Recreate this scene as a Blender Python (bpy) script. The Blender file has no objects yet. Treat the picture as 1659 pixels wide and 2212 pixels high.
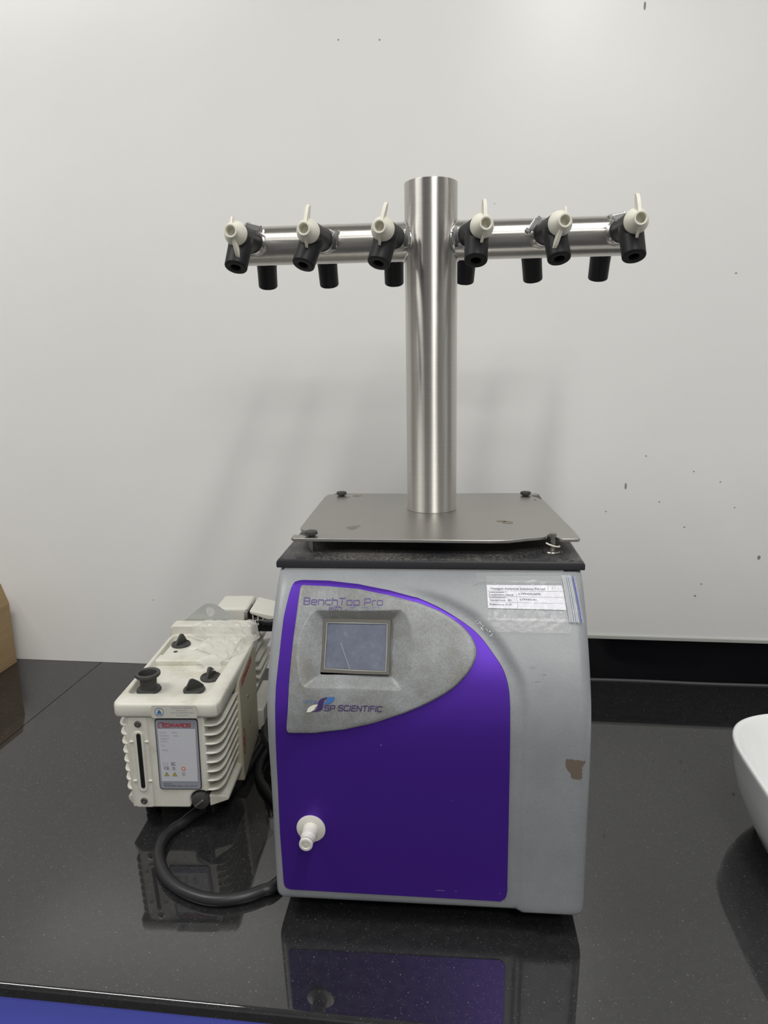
import bpy, bmesh, math, random
from mathutils import Vector, Matrix
random.seed(7)
PI = math.pi
C = bpy.context.scene.collection
scn = bpy.context.scene

# ------------------------------------------------------------------ camera
R_ = math.radians
yaw, pitch, roll = R_(7.3), R_(12.1), R_(1.0)
fwd = Vector((-math.sin(yaw)*math.cos(pitch), math.cos(yaw)*math.cos(pitch), -math.sin(pitch)))
rt0 = Vector((math.cos(yaw), math.sin(yaw), 0)); up0 = rt0.cross(fwd)
rt = rt0*math.cos(roll) - up0*math.sin(roll); up = rt.cross(fwd)
cd = bpy.data.cameras.new('camera'); cam = bpy.data.objects.new('camera', cd); C.objects.link(cam)
cd.sensor_fit = 'VERTICAL'; cd.sensor_height = 24.0; cd.lens = 24.0*1534/2212
cd.clip_start = .01
cam.matrix_world = Matrix(((rt.x, up.x, -fwd.x, 0), (rt.y, up.y, -fwd.y, 0), (rt.z, up.z, -fwd.z, .66), (0, 0, 0, 1)))
scn.camera = cam

# ------------------------------------------------------------------ world, exposure
w = bpy.data.worlds.new('world'); scn.world = w; w.use_nodes = True
w.node_tree.nodes['Background'].inputs[0].default_value = (.8, .85, .9, 1)
w.node_tree.nodes['Background'].inputs[1].default_value = .15
vs = scn.view_settings
vs.view_transform = 'Standard'; vs.look = 'None'; vs.gamma = 1; vs.use_curve_mapping = False
vs.exposure = -0.06
# ceiling panels: x, y, half width, half depth, strength
CEIL_Z = 2.1
PANELS = [(.33, -.05, .09, .62, 26.0), (-1.40, .32, .60, .16, 20.0), (.7, -1.2, .60, .16, 20.0), (1.65, .80, .55, .12, 6.0)]

# ------------------------------------------------------------------ materials
MATS = {}
def nt(name):
    m = bpy.data.materials.new(name); m.use_nodes = True
    n = m.node_tree; b = n.nodes['Principled BSDF']; MATS[name] = m
    return m, n, b
def mat(name, col, rough=.5, metal=0., spec=.5, ior=None, coat=0., trans=0., alpha=1.):
    m, n, b = nt(name)
    b.inputs['Base Color'].default_value = (*col, 1); b.inputs['Roughness'].default_value = rough
    b.inputs['Metallic'].default_value = metal; b.inputs['Specular IOR Level'].default_value = spec
    if ior: b.inputs['IOR'].default_value = ior
    b.inputs['Coat Weight'].default_value = coat; b.inputs['Transmission Weight'].default_value = trans
    b.inputs['Alpha'].default_value = alpha
    return m
def nd(n, t, **k):
    x = n.nodes.new(t)
    for a, v in k.items(): setattr(x, a, v)
    return x
def coords(n, scale=(1, 1, 1)):
    tc = nd(n, 'ShaderNodeTexCoord'); mp = nd(n, 'ShaderNodeMapping'); mp.inputs['Scale'].default_value = scale
    n.links.new(tc.outputs['Object'], mp.inputs['Vector']); return mp.outputs[0]
def noise(n, vec, scale, detail=3, rough=.5):
    x = nd(n, 'ShaderNodeTexNoise'); x.inputs['Scale'].default_value = scale; x.inputs['Detail'].default_value = detail
    x.inputs['Roughness'].default_value = rough; n.links.new(vec, x.inputs['Vector']); return x.outputs['Fac']
def ramp(n, fac, stops):
    r = nd(n, 'ShaderNodeValToRGB'); cr = r.color_ramp
    while len(cr.elements) < len(stops): cr.elements.new(.5)
    for e, (p, c) in zip(cr.elements, stops): e.position = p; e.color = (*c, 1) if len(c) == 3 else c
    n.links.new(fac, r.inputs[0]); return r.outputs[0]
def mix(n, fac, a, b):
    x = nd(n, 'ShaderNodeMix', data_type='RGBA')
    n.links.new(fac, x.inputs[0])
    for i, v in ((6, a), (7, b)):
        if isinstance(v, tuple): x.inputs[i].default_value = (*v, 1)
        else: n.links.new(v, x.inputs[i])
    return x.outputs[2]
def bump(n, b, h, strength, dist=.001):
    x = nd(n, 'ShaderNodeBump'); x.inputs['Strength'].default_value = strength; x.inputs['Distance'].default_value = dist
    n.links.new(h, x.inputs['Height']); n.links.new(x.outputs[0], b.inputs['Normal'])
G0, G1 = (0, 0, 0), (1, 1, 1)

def m_wall():
    m, n, b = nt('wall_laminate'); v = coords(n)
    base = ramp(n, noise(n, v, 2.2, 4), [(.3, (.84, .838, .825)), (.7, (.88, .878, .865))])
    vo = nd(n, 'ShaderNodeTexVoronoi'); vo.inputs['Scale'].default_value = 15; n.links.new(v, vo.inputs['Vector'])
    sp = ramp(n, vo.outputs['Distance'], [(.016, G1), (.026, G0)])
    g = ramp(n, noise(n, v, 1.7, 2), [(.5, G0), (.62, G1)])
    mm = nd(n, 'ShaderNodeMath', operation='MULTIPLY'); n.links.new(sp, mm.inputs[0]); n.links.new(g, mm.inputs[1])
    n.links.new(mix(n, mm.outputs[0], base, (.33, .34, .36)), b.inputs['Base Color'])
    b.inputs['Roughness'].default_value = .30; b.inputs['Specular IOR Level'].default_value = .5
def m_granite():
    m, n, b = nt('black_granite'); v = coords(n)
    def specks(scale, r0, r1, s0, s1):
        vo = nd(n, 'ShaderNodeTexVoronoi'); vo.inputs['Scale'].default_value = scale; n.links.new(v, vo.inputs['Vector'])
        cell = ramp(n, vo.outputs['Distance'], [(r0, G1), (r1, G0)])
        sel = nd(n, 'ShaderNodeSeparateColor'); n.links.new(vo.outputs['Color'], sel.inputs[0])
        s2 = ramp(n, sel.outputs[0], [(s0, G0), (s1, G1)])
        mm = nd(n, 'ShaderNodeMath', operation='MULTIPLY'); n.links.new(cell, mm.inputs[0]); n.links.new(s2, mm.inputs[1]); return mm.outputs[0]
    g = ramp(n, noise(n, v, 90, 5, .7), [(.35, (.015, .015, .0165)), (.7, (.024, .024, .026))])
    g = mix(n, specks(430, .12, .28, .55, 1.), g, (.12, .12, .115))
    g = mix(n, specks(190, .07, .17, .80, .98), g, (.22, .22, .205))
    n.links.new(g, b.inputs['Base Color'])
    b.inputs['IOR'].default_value = 1.76
    n.links.new(ramp(n, noise(n, v, 5, 4), [(.35, (.03,)*3), (.75, (.07,)*3)]), b.inputs['Roughness'])
def m_steel(name, stretch, rough=.27, aniso=.0, col=(.62, .60, .57), bs=.02, stain=False, tan=None):
    m, n, b = nt(name); v = coords(n, stretch)
    f = noise(n, v, 1, 4, .6)
    base = ramp(n, f, [(.3, tuple(c*.9 for c in col)), (.7, tuple(min(1, c*1.06) for c in col))])
    if stain:
        v2 = coords(n); st = ramp(n, noise(n, v2, 9, 5, .65), [(.68, G0), (.71, G1)])
        base = mix(n, st, base, (.30, .26, .21))
    n.links.new(base, b.inputs['Base Color']); b.inputs['Metallic'].default_value = 1
    n.links.new(ramp(n, f, [(.2, (rough*.8,)*3), (.8, (rough*1.25,)*3)]), b.inputs['Roughness'])
    b.inputs['Anisotropic'].default_value = aniso
    if tan:
        t = nd(n, 'ShaderNodeTangent', direction_type='RADIAL', axis=tan); n.links.new(t.outputs[0], b.inputs['Tangent']); b.inputs['Anisotropic Rotation'].default_value = .25
    bump(n, b, f, bs, .0002)
def m_shell():
    m, n, b = nt('grey_shell_paint'); v = coords(n)
    f = noise(n, v, 14, 5, .6)
    base = ramp(n, f, [(.3, (.250, .265, .282)), (.75, (.310, .326, .342))])
    fine = ramp(n, noise(n, v, 650, 2), [(.35, (.82,)*3), (.65, (1.12,)*3)])
    x = nd(n, 'ShaderNodeMix', data_type='RGBA', blend_type='MULTIPLY'); x.inputs[0].default_value = .6
    n.links.new(base, x.inputs[6]); n.links.new(fine, x.inputs[7]); x.inputs[0].default_value = .32
    n.links.new(x.outputs[2], b.inputs['Base Color'])
    b.inputs['Roughness'].default_value = .36; bump(n, b, noise(n, v, 900, 2), .25, .0003)
def m_pod():
    m, n, b = nt('worn_grey_pod_paint'); v = coords(n)
    f = noise(n, v, 20, 6, .7)
    base = ramp(n, f, [(.38, (.205, .205, .195)), (.50, (.245, .258, .262)), (.66, (.315, .332, .342))])
    fine = ramp(n, noise(n, v, 520, 2), [(.35, (.82,)*3), (.65, (1.15,)*3)])
    x = nd(n, 'ShaderNodeMix', data_type='RGBA', blend_type='MULTIPLY'); x.inputs[0].default_value = .6
    n.links.new(base, x.inputs[6]); n.links.new(fine, x.inputs[7])
    n.links.new(x.outputs[2], b.inputs['Base Color'])
    b.inputs['Roughness'].default_value = .34; bump(n, b, noise(n, v, 700, 2), .5, .0004)
def m_cream():
    m, n, b = nt('cream_pump_paint'); v = coords(n)
    f = noise(n, v, 22, 5, .6)
    n.links.new(ramp(n, f, [(.28, (.56, .53, .43)), (.45, (.69, .675, .60)), (.7, (.73, .72, .655))]), b.inputs['Base Color'])
    b.inputs['Roughness'].default_value = .38; bump(n, b, noise(n, v, 250, 2), .12, .0004)
def m_dust():
    m, n, b = nt('dusty_black_lid'); v = coords(n)
    f = noise(n, v, 300, 3, .7); g = noise(n, v, 9, 4)
    mm = nd(n, 'ShaderNodeMath', operation='MULTIPLY'); n.links.new(f, mm.inputs[0]); n.links.new(g, mm.inputs[1])
    geo = nd(n, 'ShaderNodeNewGeometry'); sx = nd(n, 'ShaderNodeSeparateXYZ'); n.links.new(geo.outputs['Normal'], sx.inputs[0])
    upf = ramp(n, sx.outputs[2], [(.8, G0), (.95, G1)])
    dd = ramp(n, mm.outputs[0], [(.20, G0), (.36, G1)])
    m2 = nd(n, 'ShaderNodeMath', operation='MULTIPLY'); n.links.new(dd, m2.inputs[0]); n.links.new(upf, m2.inputs[1])
    n.links.new(mix(n, m2.outputs[0], (.018, .018, .022), (.13, .125, .11)), b.inputs['Base Color'])
    b.inputs['Roughness'].default_value = .42
def m_card():
    m, n, b = nt('cardboard'); v = coords(n, (1, 1, 40))
    n.links.new(ramp(n, noise(n, v, 3, 3), [(.3, (.34, .235, .12)), (.7, (.40, .28, .15))]), b.inputs['Base Color'])
    b.inputs['Roughness'].default_value = .8
def m_film(name, a, tint, bsc, bst, rough=.12, diff=.5):
    m = bpy.data.materials.new(name); m.use_nodes = True; n = m.node_tree; MATS[name] = m
    b = n.nodes['Principled BSDF']; b.inputs['Base Color'].default_value = (*tint, 1); b.inputs['Roughness'].default_value = rough
    b.inputs['Specular IOR Level'].default_value = .9
    v = coords(n); f = noise(n, v, bsc, 4, .6); bump(n, b, f, bst, .002)
    t = nd(n, 'ShaderNodeBsdfTransparent'); x = nd(n, 'ShaderNodeMixShader'); x.inputs[0].default_value = a
    n.links.new(t.outputs[0], x.inputs[1]); n.links.new(b.outputs[0], x.inputs[2])
    n.links.new(x.outputs[0], n.nodes['Material Output'].inputs[0])
def m_lcd():
    m, n, b = nt('lcd_glass'); v = coords(n)
    n.links.new(ramp(n, noise(n, v, 45, 6, .7), [(.35, (.125, .14, .19)), (.6, (.165, .18, .235)), (.75, (.25, .27, .33))]), b.inputs['Base Color'])
    b.inputs['Roughness'].default_value = .22
def m_worn(name, col, thr):
    m, n, b = nt(name); b.inputs['Base Color'].default_value = (*col, 1); b.inputs['Roughness'].default_value = .4
    v = coords(n); n.links.new(ramp(n, noise(n, v, 260, 3, .7), [(thr, G0), (thr+.08, G1)]), b.inputs['Alpha'])
m_wall(); m_granite(); m_shell(); m_pod(); m_cream(); m_dust(); m_card(); m_lcd()
m_steel('steel_column', (2, 2, 800), .35, 1.0, bs=.03, tan='Z')
m_steel('steel_arm', (800, 3, 3), .36, .97, bs=.02, tan='X')
m_steel('steel_plate', (10, 500, 10), .36, .0, (.46, .45, .425), .04, False)
mat('plate_stain', (.24, .215, .18), .55, .6)
mat('steel_bright', (.72, .72, .72), .18, 1.)
mat('black_gloss', (.004, .004, .006), .08)
mat('steel_dark', (.35, .34, .32), .35, 1.)
mat('zinc_sheet', (.56, .58, .57), .45, .5)
mat('purple_film', (.085, .026, .36), .36, .5, spec=.25)
mat('shell_top', (.55, .55, .53), .5)
mat('black_plastic', (.018, .018, .020), .45)
mat('black_rubber', (.009, .009, .011), .5, spec=.3)
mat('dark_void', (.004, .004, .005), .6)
mat('grey_rubber_cable', (.020, .020, .022), .40)
mat('knob_black', (.045, .045, .043), .55)
mat('white_plastic', (.78, .76, .66), .38)
mat('white_spout', (.74, .72, .66), .35)
mat('hole_inside', (.40, .37, .27), .6)
mat('screen_frame', (.115, .105, .092), .5)
mat('screen_line', (.45, .50, .47), .4)
mat('ceramic', (.86, .87, .87), .08, spec=.6)
mat('paper', (.86, .86, .92), .75)
mat('ink', (.10, .10, .13), .8)
mat('ink_soft', (.33, .33, .37), .8)
mat('ink_purple', (.085, .045, .16), .5)
mat('ink_dark_purple', (.05, .025, .13), .4)
mat('ink_blue', (.045, .16, .42), .4)
mat('ink_white', (.80, .79, .72), .4)
mat('ink_red', (.55, .03, .05), .5)
mat('ink_orange', (.75, .15, .08), .5)
mat('ink_yellow', (.60, .52, .02), .5)
mat('plate_blue_grey', (.30, .32, .37), .4)
mat('sticker', (.60, .595, .54), .4)
mat('plate_white', (.60, .61, .66), .4)
mat('scraped_brown', (.150, .118, .090), .8)
mat('scuff', (.30, .28, .26), .8)
mat('zip_blue', (.06, .09, .62), .4)
mat('blue_laminate', (.17, .20, .95), .4)
mat('room_white', (.62, .62, .61), .7)
mat('room_floor', (.10, .10, .10), .5)
mat('room_ceiling', (.75, .75, .74), .8)
mat('panel_edge', (.48, .49, .46), .5)
mat('sealant', (.10, .10, .105), .5)
mat('beige_side_shaded', (.50, .455, .34), .45)  # side cover beige, kept darker so its shade is in the colour
mat('motor_cream', (.72, .71, .64), .45)
m_film('clear_bag', .17, (.75, .77, .80), 60, .9, .10)
m_film('clear_tape', .10, (.80, .80, .78), 30, .4, .15)
m_film('crumpled_film', .42, (.86, .85, .80), 90, .8, .12)
m_film('zip_strip', .55, (.80, .83, .88), 90, .4, .15)
m_worn('worn_violet', (.10, .06, .23), .34)
m_worn('worn_blue', (.12, .18, .38), .52)
m_worn('worn_light_blue', (.09, .19, .42), .40)
def m_light(s):
    m = bpy.data.materials.new('lit_panel'); m.use_nodes = True; n = m.node_tree
    n.nodes.remove(n.nodes['Principled BSDF']); e = nd(n, 'ShaderNodeEmission'); e.inputs[0].default_value = (1, .985, .95, 1); e.inputs[1].default_value = s
    n.links.new(e.outputs[0], n.nodes['Material Output'].inputs[0]); return m

# ------------------------------------------------------------------ mesh helpers
class MB:
    def __init__(s): s.v = []; s.f = []; s.m = []; s.sm = []
    def add(s, vs, fs, mi=0, T=None, smooth=False):
        o = len(s.v)
        for p in vs:
            p = Vector(p); s.v.append(T @ p if T else p)
        for f in fs: s.f.append(tuple(i+o for i in f)); s.m.append(mi); s.sm.append(smooth)
        return s
    def box(s, x0, x1, y0, y1, z0, z1, mi=0, T=None):
        vs = [(x, y, z) for x in (x0, x1) for y in (y0, y1) for z in (z0, z1)]
        return s.add(vs, [(0, 1, 3, 2), (4, 6, 7, 5), (0, 4, 5, 1), (2, 3, 7, 6), (0, 2, 6, 4), (1, 5, 7, 3)], mi, T)
    def lathe(s, prof, T=None, n=32, mi=0, smooth=True, caps=True):
        # prof: (radius, height) along local +Z
        vs = []; fs = []
        for r, h in prof:
            for k in range(n): a = 2*PI*k/n; vs.append((r*math.cos(a), r*math.sin(a), h))
        for i in range(len(prof)-1):
            for k in range(n):
                k2 = (k+1) % n; fs.append((i*n+k, i*n+k2, (i+1)*n+k2, (i+1)*n+k))
        if caps:
            fs.append(tuple(range(n))[::-1]); fs.append(tuple((len(prof)-1)*n+k for k in range(n)))
        return s.add(vs, fs, mi, T, smooth)
    def prism(s, poly, axis, a, b, mi=0, T=None):
        # poly in the two other axes
        def P(u, v, t): return {'x': (t, u, v), 'y': (u, t, v), 'z': (u, v, t)}[axis]
        n = len(poly); vs = [P(u, v, a) for u, v in poly] + [P(u, v, b) for u, v in poly]
        fs = [tuple(range(n)), tuple(range(2*n-1, n-1, -1))] + [(i, i+n, (i+1) % n+n, (i+1) % n) for i in range(n)]
        return s.add(vs, fs, mi, T)
    def tube(s, pts, r, n=14, mi=0, closed=False, T=None):
        pts = [Vector(p) for p in pts]; N = len(pts); vs = []; fs = []; prev = None
        for i, p in enumerate(pts):
            a = pts[(i-1) % N] if (closed or i > 0) else p; b = pts[(i+1) % N] if (closed or i < N-1) else p
            t = (b-a).normalized()
            if prev is None: prev = t.orthogonal().normalized()
            u = (prev - t*prev.dot(t)).normalized(); prev = u; v = t.cross(u)
            rr = r(i/(N-1)) if callable(r) else r
            for k in range(n): an = 2*PI*k/n; vs.append(p + (u*math.cos(an)+v*math.sin(an))*rr)
        M = N if closed else N-1
        for i in range(M):
            j = (i+1) % N
            for k in range(n): k2 = (k+1) % n; fs.append((i*n+k, i*n+k2, j*n+k2, j*n+k))
        if not closed: fs.append(tuple(range(n))[::-1]); fs.append(tuple((N-1)*n+k for k in range(n)))
        return s.add(vs, fs, mi, T, True)
    def build(s, name, mats, parent=None, bevel=0, bseg=2, fixn=True, smooth=None, angle=None):
        me = bpy.data.meshes.new(name); me.from_pydata([tuple(v) for v in s.v], [], s.f)
        if isinstance(mats, str): mats = [mats]
        for k in mats: me.materials.append(MATS[k] if isinstance(k, str) else k)
        for p, mi, sm in zip(me.polygons, s.m, s.sm): p.material_index = mi; p.use_smooth = sm if smooth is None else smooth
        if fixn:
            bm = bmesh.new(); bm.from_mesh(me); bmesh.ops.recalc_face_normals(bm, faces=bm.faces); bm.to_mesh(me); bm.free()
        if angle or any(s.sm):
            try: me.set_sharp_from_angle(angle=math.radians(angle or 40))
            except Exception: pass
        o = bpy.data.objects.new(name, me); C.objects.link(o)
        if parent: o.parent = parent
        if bevel:
            b = o.modifiers.new('bevel', 'BEVEL'); b.width = bevel; b.segments = bseg; b.limit_method = 'ANGLE'; b.angle_limit = R_(35)
            b.harden_normals = False
            for p in me.polygons: p.use_smooth = True
            try: me.set_sharp_from_angle(angle=math.radians(40))
            except Exception: pass
        return o
def axisT(p, d):
    d = Vector(d).normalized(); return Matrix.Translation(Vector(p)) @ d.to_track_quat('Z', 'Y').to_matrix().to_4x4()
def empty(name, loc, rz=0):
    o = bpy.data.objects.new(name, None); C.objects.link(o); o.location = loc; o.rotation_euler = (0, 0, rz); o.empty_display_size = .05; return o
def tag(o, label, cat, group=None, kind=None):
    if label: o['label'] = label
    if cat: o['category'] = cat
    if group: o['group'] = group
    if kind: o['kind'] = kind
    return o
def struct(o): o['kind'] = 'structure'; return o
def ss(t): t = max(0., min(1., t)); return t*t*(3-2*t)
def catmull(pts, sub=8, closed=False):
    P = [Vector(p) for p in pts]; N = len(P); out = []
    for i in range(N if closed else N-1):
        g = (lambda j: P[j % N]) if closed else (lambda j: P[max(0, min(N-1, j))])
        a, b, c, d = g(i-1), g(i), g(i+1), g(i+2)
        for k in range(sub):
            t = k/sub; out.append(.5*((2*b)+(-a+c)*t+(2*a-5*b+4*c-d)*t*t+(-a+3*b-3*c+d)*t**3))
    if not closed: out.append(P[-1])
    return out
def roundpoly(pts, r, n=5):
    out = []; N = len(pts)
    for i in range(N):
        p = Vector(pts[i]); a = Vector(pts[i-1]); b = Vector(pts[(i+1) % N])
        rr = r[i] if isinstance(r, (list, tuple)) else r
        if rr <= 0: out.append(tuple(p)); continue
        da = (a-p); db = (b-p); l = min(rr, da.length*.45, db.length*.45)
        A = p+da.normalized()*l; B = p+db.normalized()*l
        for k in range(n+1):
            t = k/n; q = A*(1-t)**2+p*2*t*(1-t)+B*t*t; out.append(tuple(q))
    return out

# ------------------------------------------------------------------ lettering helpers
def o_(x0=0, x1=.95, y0=0, y1=.72): return [(x0+.15, y0), (x0, y0+.12), (x0, y1-.12), (x0+.15, y1), (x1-.15, y1), (x1, y1-.12), (x1, y0+.12), (x1-.15, y0), (x0+.15, y0)]
GL = {
 'B': (1.0, [[(0, 0), (0, 1), (.85, 1), (1, .9), (1, .62), (.88, .52), (0, .52)], [(.88, .52), (1, .42), (1, .1), (.85, 0), (0, 0)]]),
 'e': (.95, [[(0, .36), (.95, .36), (.95, .6), (.8, .72), (.15, .72), (0, .6), (0, .12), (.15, 0), (.9, 0)]]),
 'n': (.9, [[(0, 0), (0, .72), (.75, .72), (.9, .6), (.9, 0)]]),
 'c': (.9, [[(.9, .72), (.15, .72), (0, .6), (0, .12), (.15, 0), (.9, 0)]]),
 'h': (.9, [[(0, 0), (0, 1.05)], [(0, .72), (.75, .72), (.9, .6), (.9, 0)]]),
 'o': (.95, [o_()]), 'p': (.95, [[(0, -.25), (0, 0)], o_(), [(0, 0), (0, .72)]]),
 'r': (.55, [[(0, 0), (0, .6), (.12, .72), (.55, .72)]]), 's': (.8, [[(.8, .72), (.1, .72), (0, .62), (0, .46), (.1, .36), (.7, .36), (.8, .26), (.8, .1), (.7, 0), (0, 0)]]),
 'w': (1.1, [[(0, .72), (.25, 0), (.55, .72), (.85, 0), (1.1, .72)]]), 'i': (.1, [[(.05, 0), (.05, .72)], [(.05, .95), (.05, 1.02)]]),
 't': (.5, [[(.15, 1), (.15, .1), (.25, 0), (.5, 0)], [(0, .72), (.5, .72)]]), 'm': (1.3, [[(0, 0), (0, .72), (1.15, .72), (1.3, .6), (1.3, 0)], [(.65, .72), (.65, 0)]]),
 'V': (1.0, [[(0, 1), (.5, 0), (1, 1)]]), 'O': (1.1, [[(.15, 0), (0, .12), (0, .88), (.15, 1), (.95, 1), (1.1, .88), (1.1, .12), (.95, 0), (.15, 0)]]),
 'T': (1.0, [[(0, 1), (1, 1)], [(.5, 1), (.5, 0)]]), 'P': (1.0, [[(0, 0), (0, 1), (.85, 1), (1, .88), (1, .52), (.85, .4), (0, .4)]]),
 'S': (1.0, [[(1, .86), (.9, 1), (.12, 1), (0, .88), (0, .64), (.12, .53), (.88, .53), (1, .42), (1, .12), (.88, 0), (.1, 0), (0, .14)]]),
 'C': (1.0, [[(1, .86), (.9, 1), (.15, 1), (0, .85), (0, .15), (.15, 0), (.9, 0), (1, .14)]]), 'I': (.1, [[(.05, 0), (.05, 1)]]),
 'E': (.9, [[(.9, 1), (0, 1), (0, 0), (.9, 0)], [(0, .52), (.85, .52)]]), 'N': (1.0, [[(0, 0), (0, 1), (1, 0), (1, 1)]]),
 'F': (.9, [[(.9, 1), (0, 1), (0, 0)], [(0, .52), (.8, .52)]]), 'D': (1.0, [[(0, 0), (0, 1), (.8, 1), (1, .85), (1, .15), (.8, 0), (0, 0)]]),
 'W': (1.4, [[(0, 1), (.3, 0), (.7, 1), (1.1, 0), (1.4, 1)]]), 'A': (1.0, [[(0, 0), (.5, 1), (1, 0)], [(.2, .33), (.8, .33)]]),
 'R': (1.0, [[(0, 0), (0, 1), (.85, 1), (1, .88), (1, .58), (.85, .46), (0, .46)], [(.55, .46), (1, 0)]]),
}
def stroke_quads(pl, th, out):
    for (a, b) in zip(pl, pl[1:]):
        a = Vector(a); b = Vector(b); d = b-a
        if d.length < 1e-9: continue
        L = d.length; d.normalize(); nrm = Vector((-d.y, d.x))*th*.5; e = d*th*.4
        k = max(1, int(L/(th*3)))
        for i in range(k):
            p = a-e+(b-a+2*e)*(i/k); q = a-e+(b-a+2*e)*((i+1)/k)
            out.append([tuple(p-nrm), tuple(q-nrm), tuple(q+nrm), tuple(p+nrm)])
def stroke_text(txt, x, z, width, h, th, shear=0., gap=.32, dz=0.):
    tot = 0
    for i, c in enumerate(txt): tot += .6 if c == ' ' else GL[c][0]+gap
    tot -= gap; sx = width/tot; cx = 0; out = []
    for c in txt:
        if c == ' ': cx += .6; continue
        wd, pls = GL[c]
        for pl in pls:
            pts = [(x+(cx+u)*sx+v*h*shear, z+v*h+dz*(cx/tot)) for u, v in pl]
            stroke_quads(pts, th, out)
        cx += wd+gap
    return out                                             # list of planar polygons in (x, z)
def font_polys(txt, x, z, width, h, bold=0.):
    cu = bpy.data.curves.new('t', 'FONT'); cu.body = txt; cu.size = 1; cu.offset = bold; cu.resolution_u = 2
    o = bpy.data.objects.new('t', cu); C.objects.link(o)
    bpy.context.view_layer.update()
    dg = bpy.context.evaluated_depsgraph_get(); me = bpy.data.meshes.new_from_object(o.evaluated_get(dg))
    xs = [v.co.x for v in me.vertices]; x0, x1 = min(xs), max(xs)
    out = [[(x+(me.vertices[i].co.x-x0)/(x1-x0)*width, z+me.vertices[i].co.y/.70*h) for i in p.vertices] for p in me.polygons]
    bpy.data.objects.remove(o); bpy.data.curves.remove(cu); bpy.data.meshes.remove(me)
    return out
def polys_mesh(mb, polys, fn, mi=0):
    for p in polys:
        vs = [fn(*q) for q in p]; mb.add(vs, [tuple(range(len(vs)))], mi)

# ================================================================== ROOM
def quad(name, pts, m, kind=True, th=0):
    mb = MB(); mb.add(pts, [tuple(range(len(pts)))]); o = mb.build(name, m, fixn=False); return struct(o) if kind else o
X0, X1, Y0, WALLY, FLZ = -2.3, 2.3, -2.4, 1.412, -.88
o = MB().box(X0-.1, X1+.1, WALLY+.03, WALLY+.15, FLZ, CEIL_Z, 0).build('wall_back', 'room_white'); struct(o)
# laminate sheet over the wall: down to the worktop on the left, ending above the splashback on the right
sheet = [(X0, .0005), (-.06, .0005), (-.06, .0955), (X1, .0955), (X1, CEIL_Z), (X0, CEIL_Z)]
o = MB().prism(sheet, 'y', WALLY, WALLY+.029).build('wall_back_panel', 'wall_laminate'); struct(o)
o = MB().box(-.058, X1, WALLY-.004, WALLY+.006, .0945, .1020).build('trim_1', 'panel_edge', bevel=.001); struct(o)
struct(MB().box(X0-.1, X0, Y0, WALLY+.03, FLZ, CEIL_Z).build('wall_left', 'room_white'))
struct(MB().box(X1, X1+.1, Y0, WALLY+.03, FLZ, CEIL_Z).build('wall_right', 'room_white'))
struct(MB().box(X0-.1, X1+.1, Y0-.1, Y0, FLZ, CEIL_Z).build('wall_front', 'room_white'))
struct(MB().box(X0-.1, X1+.1, Y0-.1, WALLY+.15, CEIL_Z, CEIL_Z+.1).build('ceiling', 'room_ceiling'))
struct(MB().box(X0-.1, X1+.1, Y0-.1, WALLY+.15, FLZ-.1, FLZ).build('floor', 'room_floor'))
LPOS = ['above the freeze dryer', 'by the left wall', 'farthest from the back wall', 'by the right wall']
for (x, y, a, b, s), lp in zip(PANELS, LPOS):
    t = empty('ceiling_light', (x, y, CEIL_Z-.012))
    tag(t, 'rectangular ceiling light panel ' + lp, 'light', 'ceiling light panels')
    fr = MB()
    for q in ((-a-.015, a+.015, -b-.015, -b), (-a-.015, a+.015, b, b+.015), (-a-.015, -a, -b, b), (a, a+.015, -b, b)): fr.box(*q, -.008, .012)
    fr.build('frame', 'zinc_sheet', t)
    MB().add([(-a, -b, 0), (-a, b, 0), (a, b, 0), (a, -b, 0)], [(0, 1, 2, 3)]).build('diffuser', [m_light(s)], t, fixn=False)

# ------------------------------------------------------------------ worktop, splashback, cabinet
ct = tag(empty('countertop', (0, 1, 0)), 'polished black speckled granite worktop along the white wall', 'countertop')
FE = .591
def slab(xa, xb):
    # front edge rounded; local origin (0,1,0)
    T = .0165; pr = []
    for k in range(9): a = PI/2*k/8; pr.append((FE-1+.006-.006*math.sin(a), -.006+.006*math.cos(a)))
    pr += [(FE-1, -T+.002), (FE-1+.002, -T), (WALLY+.029-1, -T), (WALLY+.029-1, 0)]
    return MB().prism(pr, 'x', xa, xb)
sl = slab(-.8322, X1-.01).build('slab', 'black_granite', ct, angle=30, smooth=True)
sl = slab(X0+.01, -.8338).build('slab', 'black_granite', ct, angle=30, smooth=True)
MB().box(-.8338, -.8322, FE+.01-1, WALLY-1, -.014, -.0012).build('joint', 'dark_void', ct)
sp = tag(MB().box(-.055, X1-.01, WALLY+.007, WALLY+.0285, .0003, .0940).build('splashback', 'black_gloss', bevel=.001),
         'low black granite splashback strip under the white wall panel', 'splashback')
tr = MB().tube([(x, WALLY+.0055+.0012*math.sin(x*23), .0006) for x in [-.05+.05*k for k in range(46)]], .0030, 8).build('trim_2', 'sealant'); struct(tr)
bc = tag(empty('base_cabinet', (0, .9, FLZ)), 'blue laminate base cabinet under the black worktop', 'cabinet')
MB().box(X0+.02, X1-.02, -.262, .50, .10, .8625).build('body', 'blue_laminate', bc)
MB().box(X0+.02, X1-.02, -.22, .50, .0, .10).build('plinth', 'black_plastic', bc)
for k in range(7):
    xa = -2.05+k*.62
    d = MB().box(xa+.002, xa+.618, -.282, -.263, .11, .861).build('door', 'blue_laminate', bc, bevel=.0015)
    MB().box(xa+.53, xa+.545, -.312, -.283, .60, .74).build('handle', 'steel_bright', d, bevel=.003)

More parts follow.
